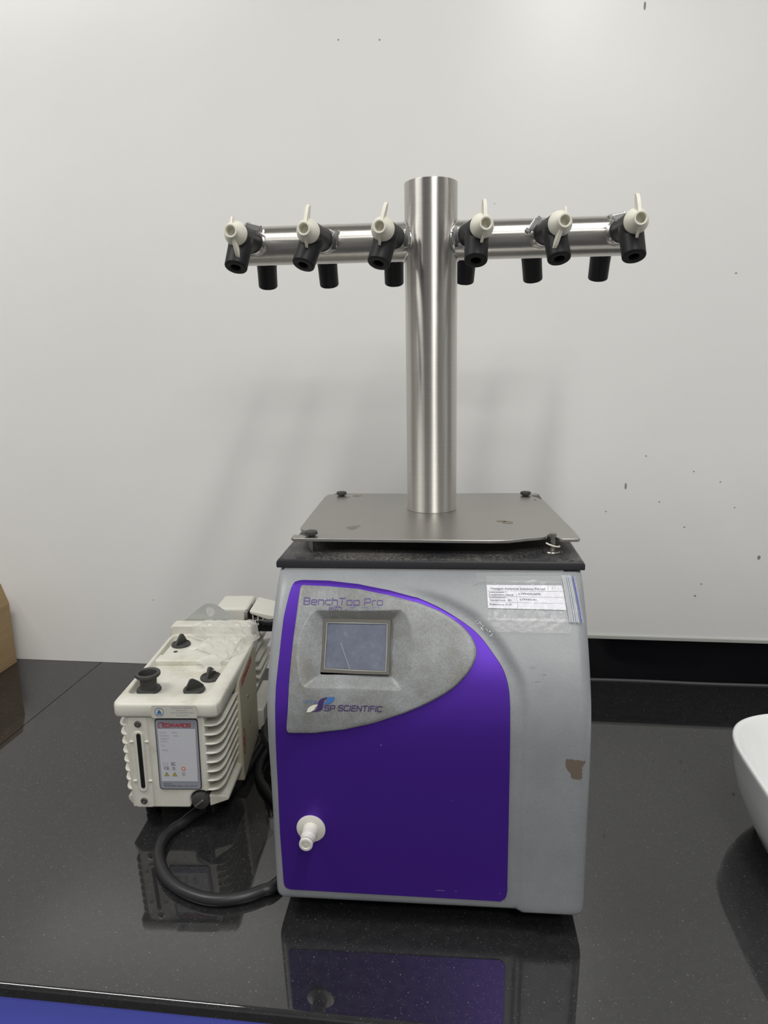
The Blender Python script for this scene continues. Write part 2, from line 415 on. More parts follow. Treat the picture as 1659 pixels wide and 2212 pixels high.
# ================================================================== FREEZE DRYER
FD = tag(empty('freeze_dryer', (-.0495, .715, 0), R_(2.0)), 'grey and purple benchtop freeze dryer with touch screen, black lid and white drain spout', 'freeze dryer')
PZ = [.0, .03, .10, .19, .215, .24, .265, .285, .305, .325, .345, .365, .385, .400, .412, .45]
PY = [.002, .0, .0, .0, .0002, .0012, .0035, .0080, .0160, .0265, .0390, .0530, .0700, .0850, .1020, .170]
def interp(z):
    if z <= PZ[0]: return PY[0]
    for i in range(len(PZ)-1):
        if z <= PZ[i+1]:
            # catmull slope smoothing
            h = PZ[i+1]-PZ[i]; t = (z-PZ[i])/h
            m0 = (PY[i+1]-PY[i-1])/(PZ[i+1]-PZ[i-1]) if i > 0 else 0
            m1 = (PY[i+2]-PY[i])/(PZ[i+2]-PZ[i]) if i+2 < len(PZ) else (PY[i+1]-PY[i])/h
            return (2*t**3-3*t*t+1)*PY[i]+(t**3-2*t*t+t)*h*m0+(-2*t**3+3*t*t)*PY[i+1]+(t**3-t*t)*h*m1
    return PY[-1]
RIDGE = [(-.30, .430), (-.20, .420), (-.13, .4125), (-.08, .4080), (-.0362, .4010), (-.0097, .3952), (.0169, .3886), (.043, .3786), (.0623, .3673), (.083, .3471), (.0914, .335), (.1021, .3191), (.1081, .3021), (.1093, .276), (.1090, .2323), (.1085, .1688), (.1083, .1027), (.1085, .0429), (.1086, .0)]
RIDGE = [tuple(p) for p in catmull(RIDGE, 4)]
def ridge_in(x, z):
    # signed distance to the crest (positive on the side of the purple panel)
    best = 9; sgn = 1
    for (ax, az), (bx, bz) in zip(RIDGE, RIDGE[1:]):
        dx, dz = bx-ax, bz-az; L = dx*dx+dz*dz; t = max(0, min(1, ((x-ax)*dx+(z-az)*dz)/L))
        px, pz = x-ax-t*dx, z-az-t*dz; d = px*px+pz*pz
        if d < best: best = d; sgn = 1 if (dx*(z-az)-dz*(x-ax)) < 0 else -1
    return sgn*math.sqrt(best)
def recess(x, z):
    d = ridge_in(x, z); fade = ss((x+.075)/.10 + max(0, .385-z)/.10)
    return .0055*fade*ss((d+.0030)/.0090) - .0022
SC = {}
def surf(x, z, off=0.):
    k = (round(x, 5), round(z, 5))
    if k not in SC: SC[k] = interp(z)+recess(x, z)
    y = SC[k]
    if off:
        s = (interp(z+.002)-interp(z-.002))/.004; q = 1/math.sqrt(1+s*s)
        return (x, y-off*q, z+off*q*s)
    return (x, y, z)
def in_bez(x, z, y=0):
    # inside the control pod (well within its outline), where the shell is cut away
    if y > .13: return False
    c = False; P = PODC; j = len(P)-1
    for i in range(len(P)):
        if (P[i][1] > z) != (P[j][1] > z) and x < (P[j][0]-P[i][0])*(z-P[i][1])/(P[j][1]-P[i][1])+P[i][0]: c = not c
        j = i
    return c
PODC = [(-.145, .390), (-.080, .387), (-.010, .374), (.030, .357), (.046, .336), (.030, .312), (-.024, .284), (-.090, .264), (-.147, .259)]
def shell():
    HW = .181; r = .013
    cols = [(-HW, None), (-HW, r*1.6)]
    for k in range(9): a = PI/2*k/8; cols.append((-HW+r-r*math.cos(a), r-r*math.sin(a)))
    inner = [-HW+r+(2*HW-2*r)*k/110 for k in range(1, 110)]
    cols += [(x, 0) for x in inner]
    for k in range(9): a = PI/2*(1-k/8); cols.append((HW-r+r*math.cos(a), r-r*math.sin(a)))
    cols += [(HW, r*1.6), (HW, None)]
    rows = [(.0300, None), (.0300, .011), (.0306, .0055), (.0325, .0022), (.0355, .0006), (.0390, 0), (.0450, 0)]
    rows += [(.045+(.408-.045)*k/100, 0) for k in range(1, 101)]
    rows += [(.4105, .0012), (.4118, .0035), (.4120, None)]
    vs = []
    for z, ry in rows:
        for x, cy in cols:
            if ry is None or cy is None: y = .150
            else: y = min(.149, surf(x, z)[1]+cy+ry)
            vs.append((x, y, z))
    n = len(cols); fs = [(i*n+j, i*n+j+1, (i+1)*n+j+1, (i+1)*n+j) for i in range(len(rows)-1) for j in range(n-1)]
    fs = [f for f in fs if not in_bez(sum(vs[i][0] for i in f)/4, sum(vs[i][2] for i in f)/4, sum(vs[i][1] for i in f)/4)]
    mb = MB().add(vs, fs, 0, None, True)
    return mb.build('front_shell', 'grey_shell_paint', FD, fixn=True, angle=55)
shell()
MB().box(-.180, .180, .150, .530, .0305, .411).build('housing', 'grey_shell_paint', FD, bevel=.003)
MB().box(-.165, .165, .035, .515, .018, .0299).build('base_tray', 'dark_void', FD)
for x in (-.14, .14):
    for y in (.07, .48): MB().lathe([(.014, 0), (.016, .003), (.016, .0178)], Matrix.Translation((x, y, 0)), 20).build('foot', 'black_rubber', FD)
# lid
lp = []
lid = MB()
LY0, LY1, LX = .1025, .535, .1845
def lidring(ins, z): return [(-LX+ins, LY0+ins, z), (LX-ins, LY0+ins, z), (LX-ins, LY1-ins, z), (-LX+ins, LY1-ins, z)]
rings = [lidring(.001, .4138), lidring(0, .4148), lidring(0, .4208), lidring(.0016, .4236), lidring(.0050, .4254), lidring(.010, .4262)]
vs = [p for r_ in rings for p in r_]; fs = [(i*4+k, i*4+(k+1) % 4, (i+1)*4+(k+1) % 4, (i+1)*4+k) for i in range(5) for k in range(4)] + [(3, 2, 1, 0), (20, 21, 22, 23)]
lid.add(vs, fs); lid.build('lid', 'dusty_black_lid', FD, angle=30, smooth=True)
MB().box(-.176, .176, .112, .52, .4110, .4139).build('gasket', 'dark_void', FD)
MB().box(-.175, .160, .1045, .1065, .4113, .4130).build('top_edge_strip', 'shell_top', FD)

def angsample(poly, c, N):
    out = []
    for k in range(N):
        a = 2*PI*k/N; dx, dz = math.cos(a), math.sin(a); best = None
        for i in range(len(poly)):
            ax, az = poly[i][0]-c[0], poly[i][1]-c[1]; bx, bz = poly[(i+1) % len(poly)][0]-c[0], poly[(i+1) % len(poly)][1]-c[1]
            ex, ez = bx-ax, bz-az; den = dx*ez-dz*ex
            if abs(den) < 1e-12: continue
            t = (ax*ez-az*ex)/den; s = (ax*dz-az*dx)/den
            if t > 0 and -1e-6 <= s <= 1+1e-6 and (best is None or t > best): best = t
        out.append((c[0]+dx*best, c[1]+dz*best))
    return out
def inset(ring, c, d): return [(c[0]+(x-c[0])*(1-d/math.hypot(x-c[0], z-c[1])), c[1]+(z-c[1])*(1-d/math.hypot(x-c[0], z-c[1]))) for x, z in ring]
def rings_mesh(mb, rr, mi=0, smooth=True, capc=None):
    # rr: list of rings of 3-D points
    n = len(rr[0]); vs = [p for r in rr for p in r]
    fs = [(i*n+k, i*n+(k+1) % n, (i+1)*n+(k+1) % n, (i+1)*n+k) for i in range(len(rr)-1) for k in range(n)]
    if capc: vs.append(capc); fs += [((len(rr)-1)*n+k, (len(rr)-1)*n+(k+1) % n, len(vs)-1) for k in range(n)]
    mb.add(vs, fs, mi, None, smooth)
def lerp_ring(a, b, t): return [(p[0]*(1-t)+q[0]*t, p[1]*(1-t)+q[1]*t) for p, q in zip(a, b)]
PURPLE = [(-0.1485, 0.4034), (-0.1176, 0.403), (-0.0811, 0.4002), (-0.045, 0.3948), (-0.0092, 0.3868), (0.0169, 0.3772), (0.0429, 0.3643), (0.06, 0.3524), (0.0761, 0.3343), (0.086, 0.3201), (0.0912, 0.3029), (0.0925, 0.2837), (0.0928, 0.2259), (0.093, 0.1466), (0.0931, 0.0581), (0.0912, 0.0481), (0.0849, 0.0434), (-0.0509, 0.0441), (-0.162, 0.0452), (-0.1675, 0.0475), (-0.1697, 0.0537), (-0.171, 0.1202), (-0.1703, 0.2146), (-0.1691, 0.2622), (-0.1689, 0.3028), (-0.1675, 0.3321), (-0.1664, 0.368), (-0.1628, 0.3921), (-0.1597, 0.4004), (-0.1557, 0.4025)]
POD = [(-0.1478, 0.3976), (-0.1161, 0.397), (-0.0801, 0.3949), (-0.0444, 0.3894), (-0.0089, 0.3816), (0.017, 0.3731), (0.036, 0.3636), (0.0479, 0.3542), (0.0545, 0.3446), (0.0564, 0.3348), (0.0509, 0.3222), (0.0409, 0.3107), (0.0259, 0.2988), (0.0012, 0.2858), (-0.0238, 0.2754), (-0.0573, 0.2639), (-0.0912, 0.2554), (-0.1254, 0.2508), (-0.1507, 0.2509), (-0.1553, 0.2527), (-0.1562, 0.2566), (-0.1542, 0.2803), (-0.1536, 0.3102), (-0.1524, 0.3459), (-0.1512, 0.3671), (-0.1507, 0.3881), (-0.1502, 0.3955)]
BEZ = [(-0.128, 0.3738), (-0.0294, 0.3741), (-0.0231, 0.3667), (-0.0202, 0.3603), (-0.0172, 0.3377), (-0.0192, 0.3178), (-0.0266, 0.2987), (-0.1359, 0.3014), (-0.1414, 0.3117), (-0.1455, 0.3318), (-0.1433, 0.353), (-0.1361, 0.367)]
def smooth_poly(P, keep=()):
    Q = []
    for i in range(len(P)):
        a, b = Vector(P[i]), Vector(P[(i+1) % len(P)]); L = (b-a).length; Q.append(tuple(a))
        if L > .030: Q += [tuple(a+(b-a)*(.006/L)), tuple(a+(b-a)*.5), tuple(a+(b-a)*(1-.006/L))]
    return [tuple(p) for p in catmull(Q, 5, True)]
N = 400
cP = (-.04, .215); rp = angsample(smooth_poly(PURPLE), cP, N)
mb = MB(); rr = [[surf(x, z, -.0004) for x, z in rp], [surf(x, z, .0004) for x, z in rp]]
rin = inset(rp, cP, .0006); M_ = 60
for k in range(M_): rr.append([surf(x, z, .0010) for x, z in [(cP[0]+(x-cP[0])*(1-k/M_), cP[1]+(z-cP[1])*(1-k/M_)) for x, z in rin]])
rings_mesh(mb, rr, capc=surf(cP[0], cP[1], .0007))
keep = [i for i, f in enumerate(mb.f) if not in_bez(sum(mb.v[k].x for k in f)/len(f), sum(mb.v[k].z for k in f)/len(f))]
mb.m = [mb.m[i] for i in keep]; mb.sm = [mb.sm[i] for i in keep]; mb.f = [mb.f[i] for i in keep]
mb.build('purple_panel', 'purple_film', FD)
# control pod with sunken bezel
cB = (-.0827, .3385); rO = angsample(smooth_poly(POD), cB, N)
OPEN = [(-0.1192, 0.3665), (-0.0418, 0.3659), (-0.042, 0.3129), (-0.1201, 0.3141)]
LCD = [(-0.1149, 0.3625), (-0.0457, 0.3625), (-0.046, 0.3161), (-0.1154, 0.3176)]
bez = roundpoly(BEZ, [.003, .003]+[.004]*4+[.003, .003]+[.004]*4, 3)
rB = angsample(bez, cB, N); rOp = angsample(roundpoly(OPEN, .0012, 2), cB, N); rL = angsample(LCD, cB, N)
rr = [[surf(x, z, 0) for x, z in rO], [surf(x, z, .0030) for x, z in rO], [surf(x, z, .0048) for x, z in inset(rO, cB, .0008)], [surf(x, z, .0058) for x, z in inset(rO, cB, .0024)], [surf(x, z, .0061) for x, z in inset(rO, cB, .0048)]]
r2 = inset(rO, cB, .0048); rBo = inset(rB, cB, -.0010)
for k in range(1, 15): rr.append([surf(x, z, .0061) for x, z in lerp_ring(r2, rBo, k/14)])
rr.append([surf(x, z, .0058) for x, z in rB])
for k in range(1, 5): rr.append([surf(x, z, .0060*(1-k/4)-.0056*(k/4)) for x, z in lerp_ring(rB, rOp, k/4)])
mb = MB(); rings_mesh(mb, rr); pod = mb.build('control_pod', 'worn_grey_pod_paint', FD, angle=25)
# display plane
def dplane(x, z, off=0.):
    za, zb = .3129, .3662; ya, yb = surf(-.08, za, -.0050)[1], surf(-.08, zb, -.0050)[1]; t = (z-za)/(zb-za); return (x, ya+(yb-ya)*t-off, z)
mb = MB(); rings_mesh(mb, [[dplane(x, z, -.002) for x, z in inset(rOp, cB, -.0008)], [dplane(x, z, .0012) for x, z in inset(rOp, cB, -.0006)], [dplane(x, z, .0012) for x, z in inset(rL, cB, -.0007)], [dplane(x, z, -.0003) for x, z in inset(rL, cB, .0)]], smooth=False)
ts = mb.build('touch_screen', 'screen_frame', FD)
mb = MB(); rings_mesh(mb, [[dplane(x, z, .0013) for x, z in inset(rL, cB, -.0008)], [dplane(x, z, .0013) for x, z in inset(rL, cB, -.0002)]], smooth=False); mb.build('screen_border', 'screen_line', ts, fixn=False)
mb = MB(); mb.add([dplane(x, z, .0) for x, z in LCD], [(0, 1, 2, 3)]); mb.build('display', 'lcd_glass', ts, fixn=False)
sc = []
stroke_quads([tuple(p)[:2] for p in catmull([(-.0985, .3430), (-.0945, .3340), (-.0900, .3245), (-.0868, .3172)], 6)], .0005, sc)
mb = MB(); polys_mesh(mb, sc, lambda x, z: dplane(x, z, .0003)); mb.build('scratch', 'screen_line', ts, fixn=False)
# lettering on the pod
def on_pod(x, z): return surf(x, z, .0064)
mb = MB(); polys_mesh(mb, stroke_text('BenchTop Pro', -.1430, .3790, .0920, .0060, .0010, 0.0), on_pod)
tag(mb.build('lettering', 'worn_violet', FD, fixn=False), 'worn violet maker lettering above the screen', None)
mb = MB(); polys_mesh(mb, stroke_text('with', -.1135, .3742, .0145, .0038, .0007, .25), on_pod, 0)
polys_mesh(mb, stroke_text('Omnitronics', -.0965, .3746, .0440, .0036, .0007, .25), on_pod, 1)
mb.build('lettering', ['worn_violet', 'worn_blue'], FD, fixn=False)
mb = MB(); polys_mesh(mb, stroke_text('SP SCIENTIFIC', -.1130, .2773, .0640, .0052, .00095, .18, .34), on_pod, 0)
polys_mesh(mb, stroke_text('VirTis', -.1364, .2848, .0148, .0036, .0006, .0), on_pod, 1)
tag(mb.build('lettering', ['ink_dark_purple', 'worn_light_blue'], FD, fixn=False), 'dark purple lettering below the screen', None)
# logo: px in the zoomed crop -> local
def lg(u, v): return (-.1327+(u-185)*(.0316/503), .2754+(395-v)*(.0160/275))
def fan(mb, pts, mi):
    pts = [lg(*p) for p in pts]; cx = sum(p[0] for p in pts)/len(pts); cz = sum(p[1] for p in pts)/len(pts)
    vs = [surf(x, z, .0065+.0001*mi) for x, z in pts]+[surf(cx, cz, .0065+.0001*mi)]
    n = len(pts); mb.add(vs, [(i, (i+1) % n, n) for i in range(n)], mi)
mb = MB()
def strip(mb, A, B, mi):
    A = [tuple(p) for p in catmull([(*a, 0) for a in A], 5)]; B = [tuple(p) for p in catmull([(*b, 0) for b in B], 5)]
    vs = [surf(*lg(a[0], a[1]), .0065+.0001*mi) for a in A]+[surf(*lg(b[0], b[1]), .0065+.0001*mi) for b in B]
    n = len(A); mb.add(vs, [(i, i+1, n+i+1, n+i) for i in range(n-1)], mi)
strip(mb, [(240, 378), (330, 365), (372, 320), (385, 270), (392, 215), (430, 165), (500, 135), (640, 125)], [(250, 380), (370, 378), (450, 350), (480, 300), (485, 245), (500, 190), (545, 150), (660, 128)], 0)
strip(mb, [(560, 128), (545, 160), (540, 200), (490, 245)], [(685, 125), (680, 170), (620, 225), (520, 252)], 1)
strip(mb, [(388, 250), (300, 262), (220, 310), (188, 385)], [(385, 258), (345, 300), (320, 345), (250, 390)], 2)
tag(mb.build('emblem', ['ink_dark_purple', 'ink_blue', 'ink_white'], FD, fixn=False), 'S-shaped emblem in purple, blue and white', None)
# worn patches
def blob(mb, pts, off=.0003, mi=0, jit=.0008, sub=6):
    P = catmull([(x, z, 0) for x, z in pts], sub, True); P = [(p.x+random.uniform(-jit, jit), p.y+random.uniform(-jit, jit)) for p in P]
    cx = sum(p[0] for p in P)/len(P); cz = sum(p[1] for p in P)/len(P); n = len(P)
    rr_ = [[surf(cx+(x-cx)*k, cz+(z-cz)*k, off) for x, z in P] for k in (1, .66, .33)]
    vs = [p for r in rr_ for p in r]+[surf(cx, cz, off)]
    fs = [(i*n+k, i*n+(k+1) % n, (i+1)*n+(k+1) % n, (i+1)*n+k) for i in range(2) for k in range(n)]+[(2*n+k, 2*n+(k+1) % n, 3*n) for k in range(n)]
    mb.add(vs, fs, mi)
mb = MB(); blob(mb, [(.1530, 0.2308), (.1580, 0.2310), (.1640, 0.2302), (.1700, 0.2298), (.1712, 0.2250), (.1700, 0.2180), (.1706, 0.2098), (.1680, 0.2072), (.1620, 0.2080), (.1590, 0.2110), (.1570, 0.2160), (.1535, 0.2230)])
blob(mb, [(.1716, 0.2296), (.1736, 0.2290), (.1730, 0.2265), (.1712, 0.2260)], jit=.0003)
tag(mb.build('scraped_patch', 'scraped_brown', FD, fixn=False), 'brown scraped patch on the lower right of the front', None)
mb = MB()
for x, z, a, b in [(.1170, .3252, .0030, .0004), (.1300, .3190, .0028, .0006), (.1218, .3120, .0035, .0003), (.1150, .2545, .0008, .0007), (.1188, .2520, .0008, .0006), (.0563, .4010, .0015, .0008)]:
    mb = MB(); blob(mb, [(x-a, z), (x, z+b), (x+a, z+b*.3), (x, z-b)], jit=.0002, sub=3); mb.build('scuff_mark', 'scuff', FD, fixn=False)
for P_ in [[(-.0512, .2370), (-.0500, .2382), (-.0493, .2386), (-.0502, .2371)], [(.0292, .1727), (.0297, .1732), (.0302, .1727), (.0297, .1720)]]+[[(x-.0012, .0545), (x, .0548), (x+.0012, .0544), (x, .0542)] for x in (.0120, .0150, .0175, .0200, .0340, .0850)]:
    mb = MB(); blob(mb, P_, off=.0010, jit=.0001, sub=3); mb.build('scratch', 'ink_soft', FD, fixn=False)
# drain spout
sx, sz = -.1335, .1295
y0 = surf(sx, sz)[1]
sp_ = MB().lathe([(.0155, -.0005), (.0168, .0010), (.0170, .0026), (.0160, .0032), (.0090, .0036), (.0088, .0090), (.0084, .0094), (.0085, .0100), (.0086, .0190), (.0076, .0200), (.0071, .0265)], axisT((sx, y0, sz), (-.02, -1, 0)), 40)
spo = sp_.build('drain_spout', 'white_spout', FD, angle=35)
MB().lathe([(.0071, .0262), (.0074, .0264), (.0074, .0272), (.0071, .0274)], axisT((sx, y0, sz), (-.02, -1, 0)), 40).build('seal_ring', 'black_rubber', spo)
MB().lathe([(.0070, .0272), (.0078, .0276), (.0079, .0300), (.0074, .0310), (.0050, .0312), (.0046, .0300), (.0042, .0298), (.0030, .0304), (.0001, .0305)], axisT((sx, y0, sz), (-.02, -1, 0)), 40).build('plug', 'white_spout', spo, angle=30)
# clamp studs between lid and manifold plate (local frame of freeze dryer)
MANI = Vector((-.060, 1.0225, 0)); MYAW = R_(3.0)
def m2fd(x, y):
    p = Vector((MANI.x+x*math.cos(MYAW)-y*math.sin(MYAW), MANI.y+x*math.sin(MYAW)+y*math.cos(MYAW)))-Vector((-.0495, .715))
    a = R_(2.0); return (p.x*math.cos(a)+p.y*math.sin(a), -p.x*math.sin(a)+p.y*math.cos(a))
for i, (x, y) in enumerate([(-.1505, -.1655), (-.1470, .1030), (.1480, .0975)]):
    u, v = m2fd(x, y)
    k = MB().lathe([(.0032, .4264), (.0032, .4460)], Matrix.Translation((u, v, 0)), 16)
    k = k.build('clamp_screw', 'steel_dark', FD)
    kb = MB(); prof = []
    vs = []; n = 48
    kb.lathe([(.0030, .4450), (.0048, .4452), (.0048, .4468)], Matrix.Translation((u, v, 0)), 24)
    for h, s_ in ((.4468, .90), (.4474, 1), (.4508, 1), (.4516, .86)):
        for q in range(n): a = 2*PI*q/n; r = .0078*s_*(1+.055*math.cos(a*10)); vs.append((u+r*math.cos(a), v+r*math.sin(a), h))
    fs = [(a_*n+q, a_*n+(q+1) % n, (a_+1)*n+(q+1) % n, (a_+1)*n+q) for a_ in range(3) for q in range(n)]+[tuple(range(n))[::-1], tuple(3*n+q for q in range(n))]
    kb.add(vs, fs, 0, None, True); kb.build('knob', 'knob_black', k, angle=40)
u, v = m2fd(.1478, -.1735)
k = MB().lathe([(.0034, .4264), (.0034, .4300), (.0030, .4304), (.0034, .4310), (.0030, .4330), (.0034, .4340), (.0030, .4355), (.0034, .4370), (.0034, .4470), (.0046, .4474), (.0046, .4500), (.0036, .4506)], Matrix.Translation((u, v, 0)), 20).build('clamp_screw', 'steel_dark', FD)
tag(k, 'bare stud without its black knob', None)
MB().lathe([(.0125, .4262), (.0128, .4272), (.0105, .4278), (.0095, .4274), (.0088, .4284), (.0060, .4284)], Matrix.Translation((u, v, 0)), 32).build('washer', 'steel_dark', k)
MB().tube([(.0085*math.cos(a)+u, .0085*math.sin(a)+v, .4365-.0024*math.cos(a)) for a in [PI*1.12+PI*.95*q/14 for q in range(15)]], .0010, 8).build('retaining_clip', 'white_plastic', k)

# ================================================================== LABEL BAG, CARD (taped to the shell)
def frameO():
    o = empty('x', (0, 0, 0)); return o
def fdmatrix(o): o.location = FD.location; o.rotation_euler = FD.rotation_euler
def sheetgrid(quad4, off, nx, nz, wav=0., th=.0):
    a, b, c, d = quad4     # TL, TR, BR, BL
    vs = []
    for j in range(nz+1):
        for i in range(nx+1):
            s, t = i/nx, j/nz
            x = (a[0]*(1-s)+b[0]*s)*(1-t)+(d[0]*(1-s)+c[0]*s)*t; z = (a[1]*(1-s)+b[1]*s)*(1-t)+(d[1]*(1-s)+c[1]*s)*t
            e = min(s, 1-s, t, 1-t); ww = wav*(abs(math.sin(s*17+t*5)*math.sin(t*11-s*6+1)))*min(1, e*8)
            vs.append(surf(x, z, off+ww))
    fs = [(j*(nx+1)+i, j*(nx+1)+i+1, (j+1)*(nx+1)+i+1, (j+1)*(nx+1)+i) for j in range(nz) for i in range(nx)]
    return vs, fs
CARD = [(.0689, .4004), (.1553, .4006), (.1576, .3787), (.0700, .3795)]
card = empty('label_card', (0, 0, 0)); fdmatrix(card); tag(card, 'white printed equipment card inside the clear zip bag', 'label')
vs, fs = sheetgrid(CARD, .0012, 30, 10); mb = MB().add(vs, fs); mb.build('paper', 'paper', card, fixn=False)
def oncard(s, t):   # s: 0..1 right, t: 0..1 down
    a, b, c, d = CARD
    x = (a[0]*(1-s)+b[0]*s)*(1-t)+(d[0]*(1-s)+c[0]*s)*t; z = (a[1]*(1-s)+b[1]*s)*(1-t)+(d[1]*(1-s)+c[1]*s)*t
    return surf(x, z, .0014)
def onc(x, z): return oncard(x, 1-z)
mb = MB()
for txt, x, z, wd, h in [('Hexagon Analytical Solutions Pvt Ltd', .05, .81, .72, .085), ('Instrument \\', .025, .665, .23, .075), ('Equipment name', .025, .555, .32, .075), ('Instrument \\', .025, .440, .24, .075), ('Equipment  ID', .03, .320, .28, .075), ('Reference SOP', .025, .130, .285, .08), ('LYPHOLISER', .415, .60, .29, .080), ('LYPHO-01', .425, .365, .21, .075), ('T', .895, .845, .02, .06)]:
    polys_mesh(mb, font_polys(txt, x, z, wd, h, .02), onc)
mb.build('lettering', 'ink', card, fixn=False)
mb = MB(); q = []
def cl(a, b, th=.005):
    for k in range(12):
        s0, s1 = k/12, (k+1)/12; p = Vector(a)*(1-s0)+Vector(b)*s0; r = Vector(a)*(1-s1)+Vector(b)*s1
        if abs(b[0]-a[0]) > abs(b[1]-a[1]): q.append([(p.x, p.y-th*1.6), (r.x, r.y-th*1.6), (r.x, r.y+th*1.6), (p.x, p.y+th*1.6)])
        else: q.append([(p.x-th*.4, p.y), (r.x-th*.4, r.y), (r.x+th*.4, r.y), (p.x+th*.4, p.y)])
for z in (.76, .515, .265): cl((.01, z), (.99, z), .004)
cl((.385, .76), (.385, .02)); cl((.81, .99), (.81, .76))
hexp = [(.905+.042*math.cos(PI/6+PI/3*k), .878+.10*math.sin(PI/6+PI/3*k)) for k in range(7)]
stroke_quads(hexp, .006, q)
polys_mesh(mb, q, onc); mb.build('ruled_lines', 'ink_soft', card, fixn=False)
BAG = [(.0685, .4076), (.1716, .4084), (.1759, .3670), (.0696, .3686)]
bag = empty('zip_bag', (0, 0, 0)); fdmatrix(bag); tag(bag, 'clear plastic zip bag with blue seal line taped over the card on the grey shell', 'bag')
vs, fs = sheetgrid(BAG, .0018, 60, 30, .0012); MB().add(vs, fs, 0, None, True).build('film', 'clear_bag', bag, fixn=False)
mb = MB()
for s in (.855, .870, .885, .905, .925, .940):
    pts = []
    for k in range(9):
        t = k/8; x = (BAG[0][0]*(1-s)+BAG[1][0]*s)*(1-t)+(BAG[3][0]*(1-s)+BAG[2][0]*s)*t; z = (BAG[0][1]*(1-s)+BAG[1][1]*s)*(1-t)+(BAG[3][1]*(1-s)+BAG[2][1]*s)*t
        pts.append(surf(x, z, .0032))
    mb.tube(pts, .0006, 6)
mb.build('zip_ridge', 'zip_strip', bag)
mb = MB(); pts = []
for k in range(11):
    t = k/10; x = .1686*(1-t)+.1732*t; z = .4079*(1-t)+.3671*t; pts.append(surf(x, z, .0032))
mb.tube(pts, .0005, 6).build('seal_line', 'zip_blue', bag)
vs, fs = sheetgrid([(.0570, .4095), (.1565, .4102), (.1560, .4020), (.0575, .4020)], .0034, 40, 6, .0004)
MB().add(vs, fs, 0, None, True).build('tape', 'clear_tape', bag, fixn=False)
vs, fs = sheetgrid([(.0560, .3700), (.1600, .3700), (.1610, .3569), (.0600, .3575)], .0034, 50, 10, .0005)
MB().add(vs, fs, 0, None, True).build('tape', 'clear_tape', bag, fixn=False)
mb = MB()
for i in range(34):
    t = random.random(); x = .0575+.016*t+random.gauss(0, .0016); z = .3650-.012*t+random.gauss(0, .0010)
    mb.lathe([(.0001, -.0004), (random.uniform(.0003, .0009), 0), (.0001, .0005)], Matrix.Translation(Vector(surf(x, z, .0036))), 6, caps=False)
b_ = mb.build('glue_wrinkles', 'steel_bright', bag); b_['kind'] = 'stuff'

# ================================================================== MANIFOLD
MF = tag(empty('manifold', (MANI.x, MANI.y, .4405), MYAW), 'brushed steel drying manifold, upright column with two arms on a square plate', 'manifold')
def z_(v): return v-.4405
PT, PB = z_(.4450), z_(.4410)
plate = [(-.1700, -.1790), (.0700, -.1880), (.0940, -.1866), (.1175, -.1770), (.1395, -.1690), (.1425, -.1640), (.1440, -.1560), (.1520, -.1560), (.1520, -.1660), (.1540, -.1760), (.1580, -.1800), (.1770, -.1800),
         (.1800, -.1760), (.1800, -.1400), (.1715, .0560), (.1640, .0820), (.1560, .0960), (.1440, .0960), (.1440, .1040), (.1580, .1045), (.1690, .1080), (.1700, .1140), (.1660, .1200),
         (.1251, .1215), (-.1200, .1190), (-.1440, .1180), (-.1440, .0990), (-.1500, .0990), (-.1510, .1160), (-.1640, .1160), (-.1710, .1100),
         (-.1735, .0900), (-.1730, -.1200), (-.1700, -.1280), (-.1640, -.1340), (-.1580, -.1480), (-.1460, -.1620), (-.1540, -.1690), (-.1640, -.1600), (-.1740, -.1600), (-.1745, -.1740)]
MB().prism(plate, 'z', PB, PT).build('base_plate', 'steel_plate', MF, bevel=.0006)
for k_, (x, y, a_, b_) in enumerate([(-.136, .088, .006, .007), (-.122, .100, .009, .008), (-.1030, -.121, .008, .011), (-.0960, -.111, .003, .004), (.1010, -.0930, .010, .012), (.0930, -.085, .007, .007), (.158, .062, .003, .005)]):
    P_ = catmull([(x+a_*math.cos(t_)*(.6+.5*random.random()), y+b_*math.sin(t_)*(.6+.5*random.random()), 0) for t_ in [2*PI*q_/9 for q_ in range(9)]], 4, True)
    MB().add([(p_.x, p_.y, PT+.00012) for p_ in P_], [tuple(range(len(P_)))]).build('stain', 'plate_stain', MF, fixn=False)
CH = z_(.8905); CR = .0358
MB().lathe([(CR, PT), (CR, CH-.0012), (CR-.0006, CH-.0003), (CR-.0012, CH), (CR-.0022, CH), (CR-.0022, PT)], None, 96, caps=False).build('column', 'steel_column', MF, angle=25)
MB().lathe([(CR+.0006, PT-.0002), (CR+.0006, PT+.0007), (CR-.001, PT+.0009)], None, 64, caps=False).build('base_weld', 'steel_dark', MF)
AZ = z_(.8165); AR = .0255; AL = .262
for s in (-1, 1):
    Ta = axisT((s*.020, 0, 0), (s, 0, 0)); L = AL-.020
    arm = MB().lathe([(AR, 0), (AR, L-.001), (AR-.001, L), (.0001, L)], Ta, 72, caps=False).build('arm', 'steel_arm', MF, angle=25); arm.location = (0, 0, AZ)
    pts = []
    for k in range(72):
        a = 2*PI*k/72; y = AR*math.sin(a); z = AR*math.cos(a); x = math.sqrt(CR**2-y*y)+.0008; pts.append((s*x, y*1.02, z*1.02))
    MB().tube(pts, .0013, 8, closed=True).build('weld_seam', 'steel_bright', arm)

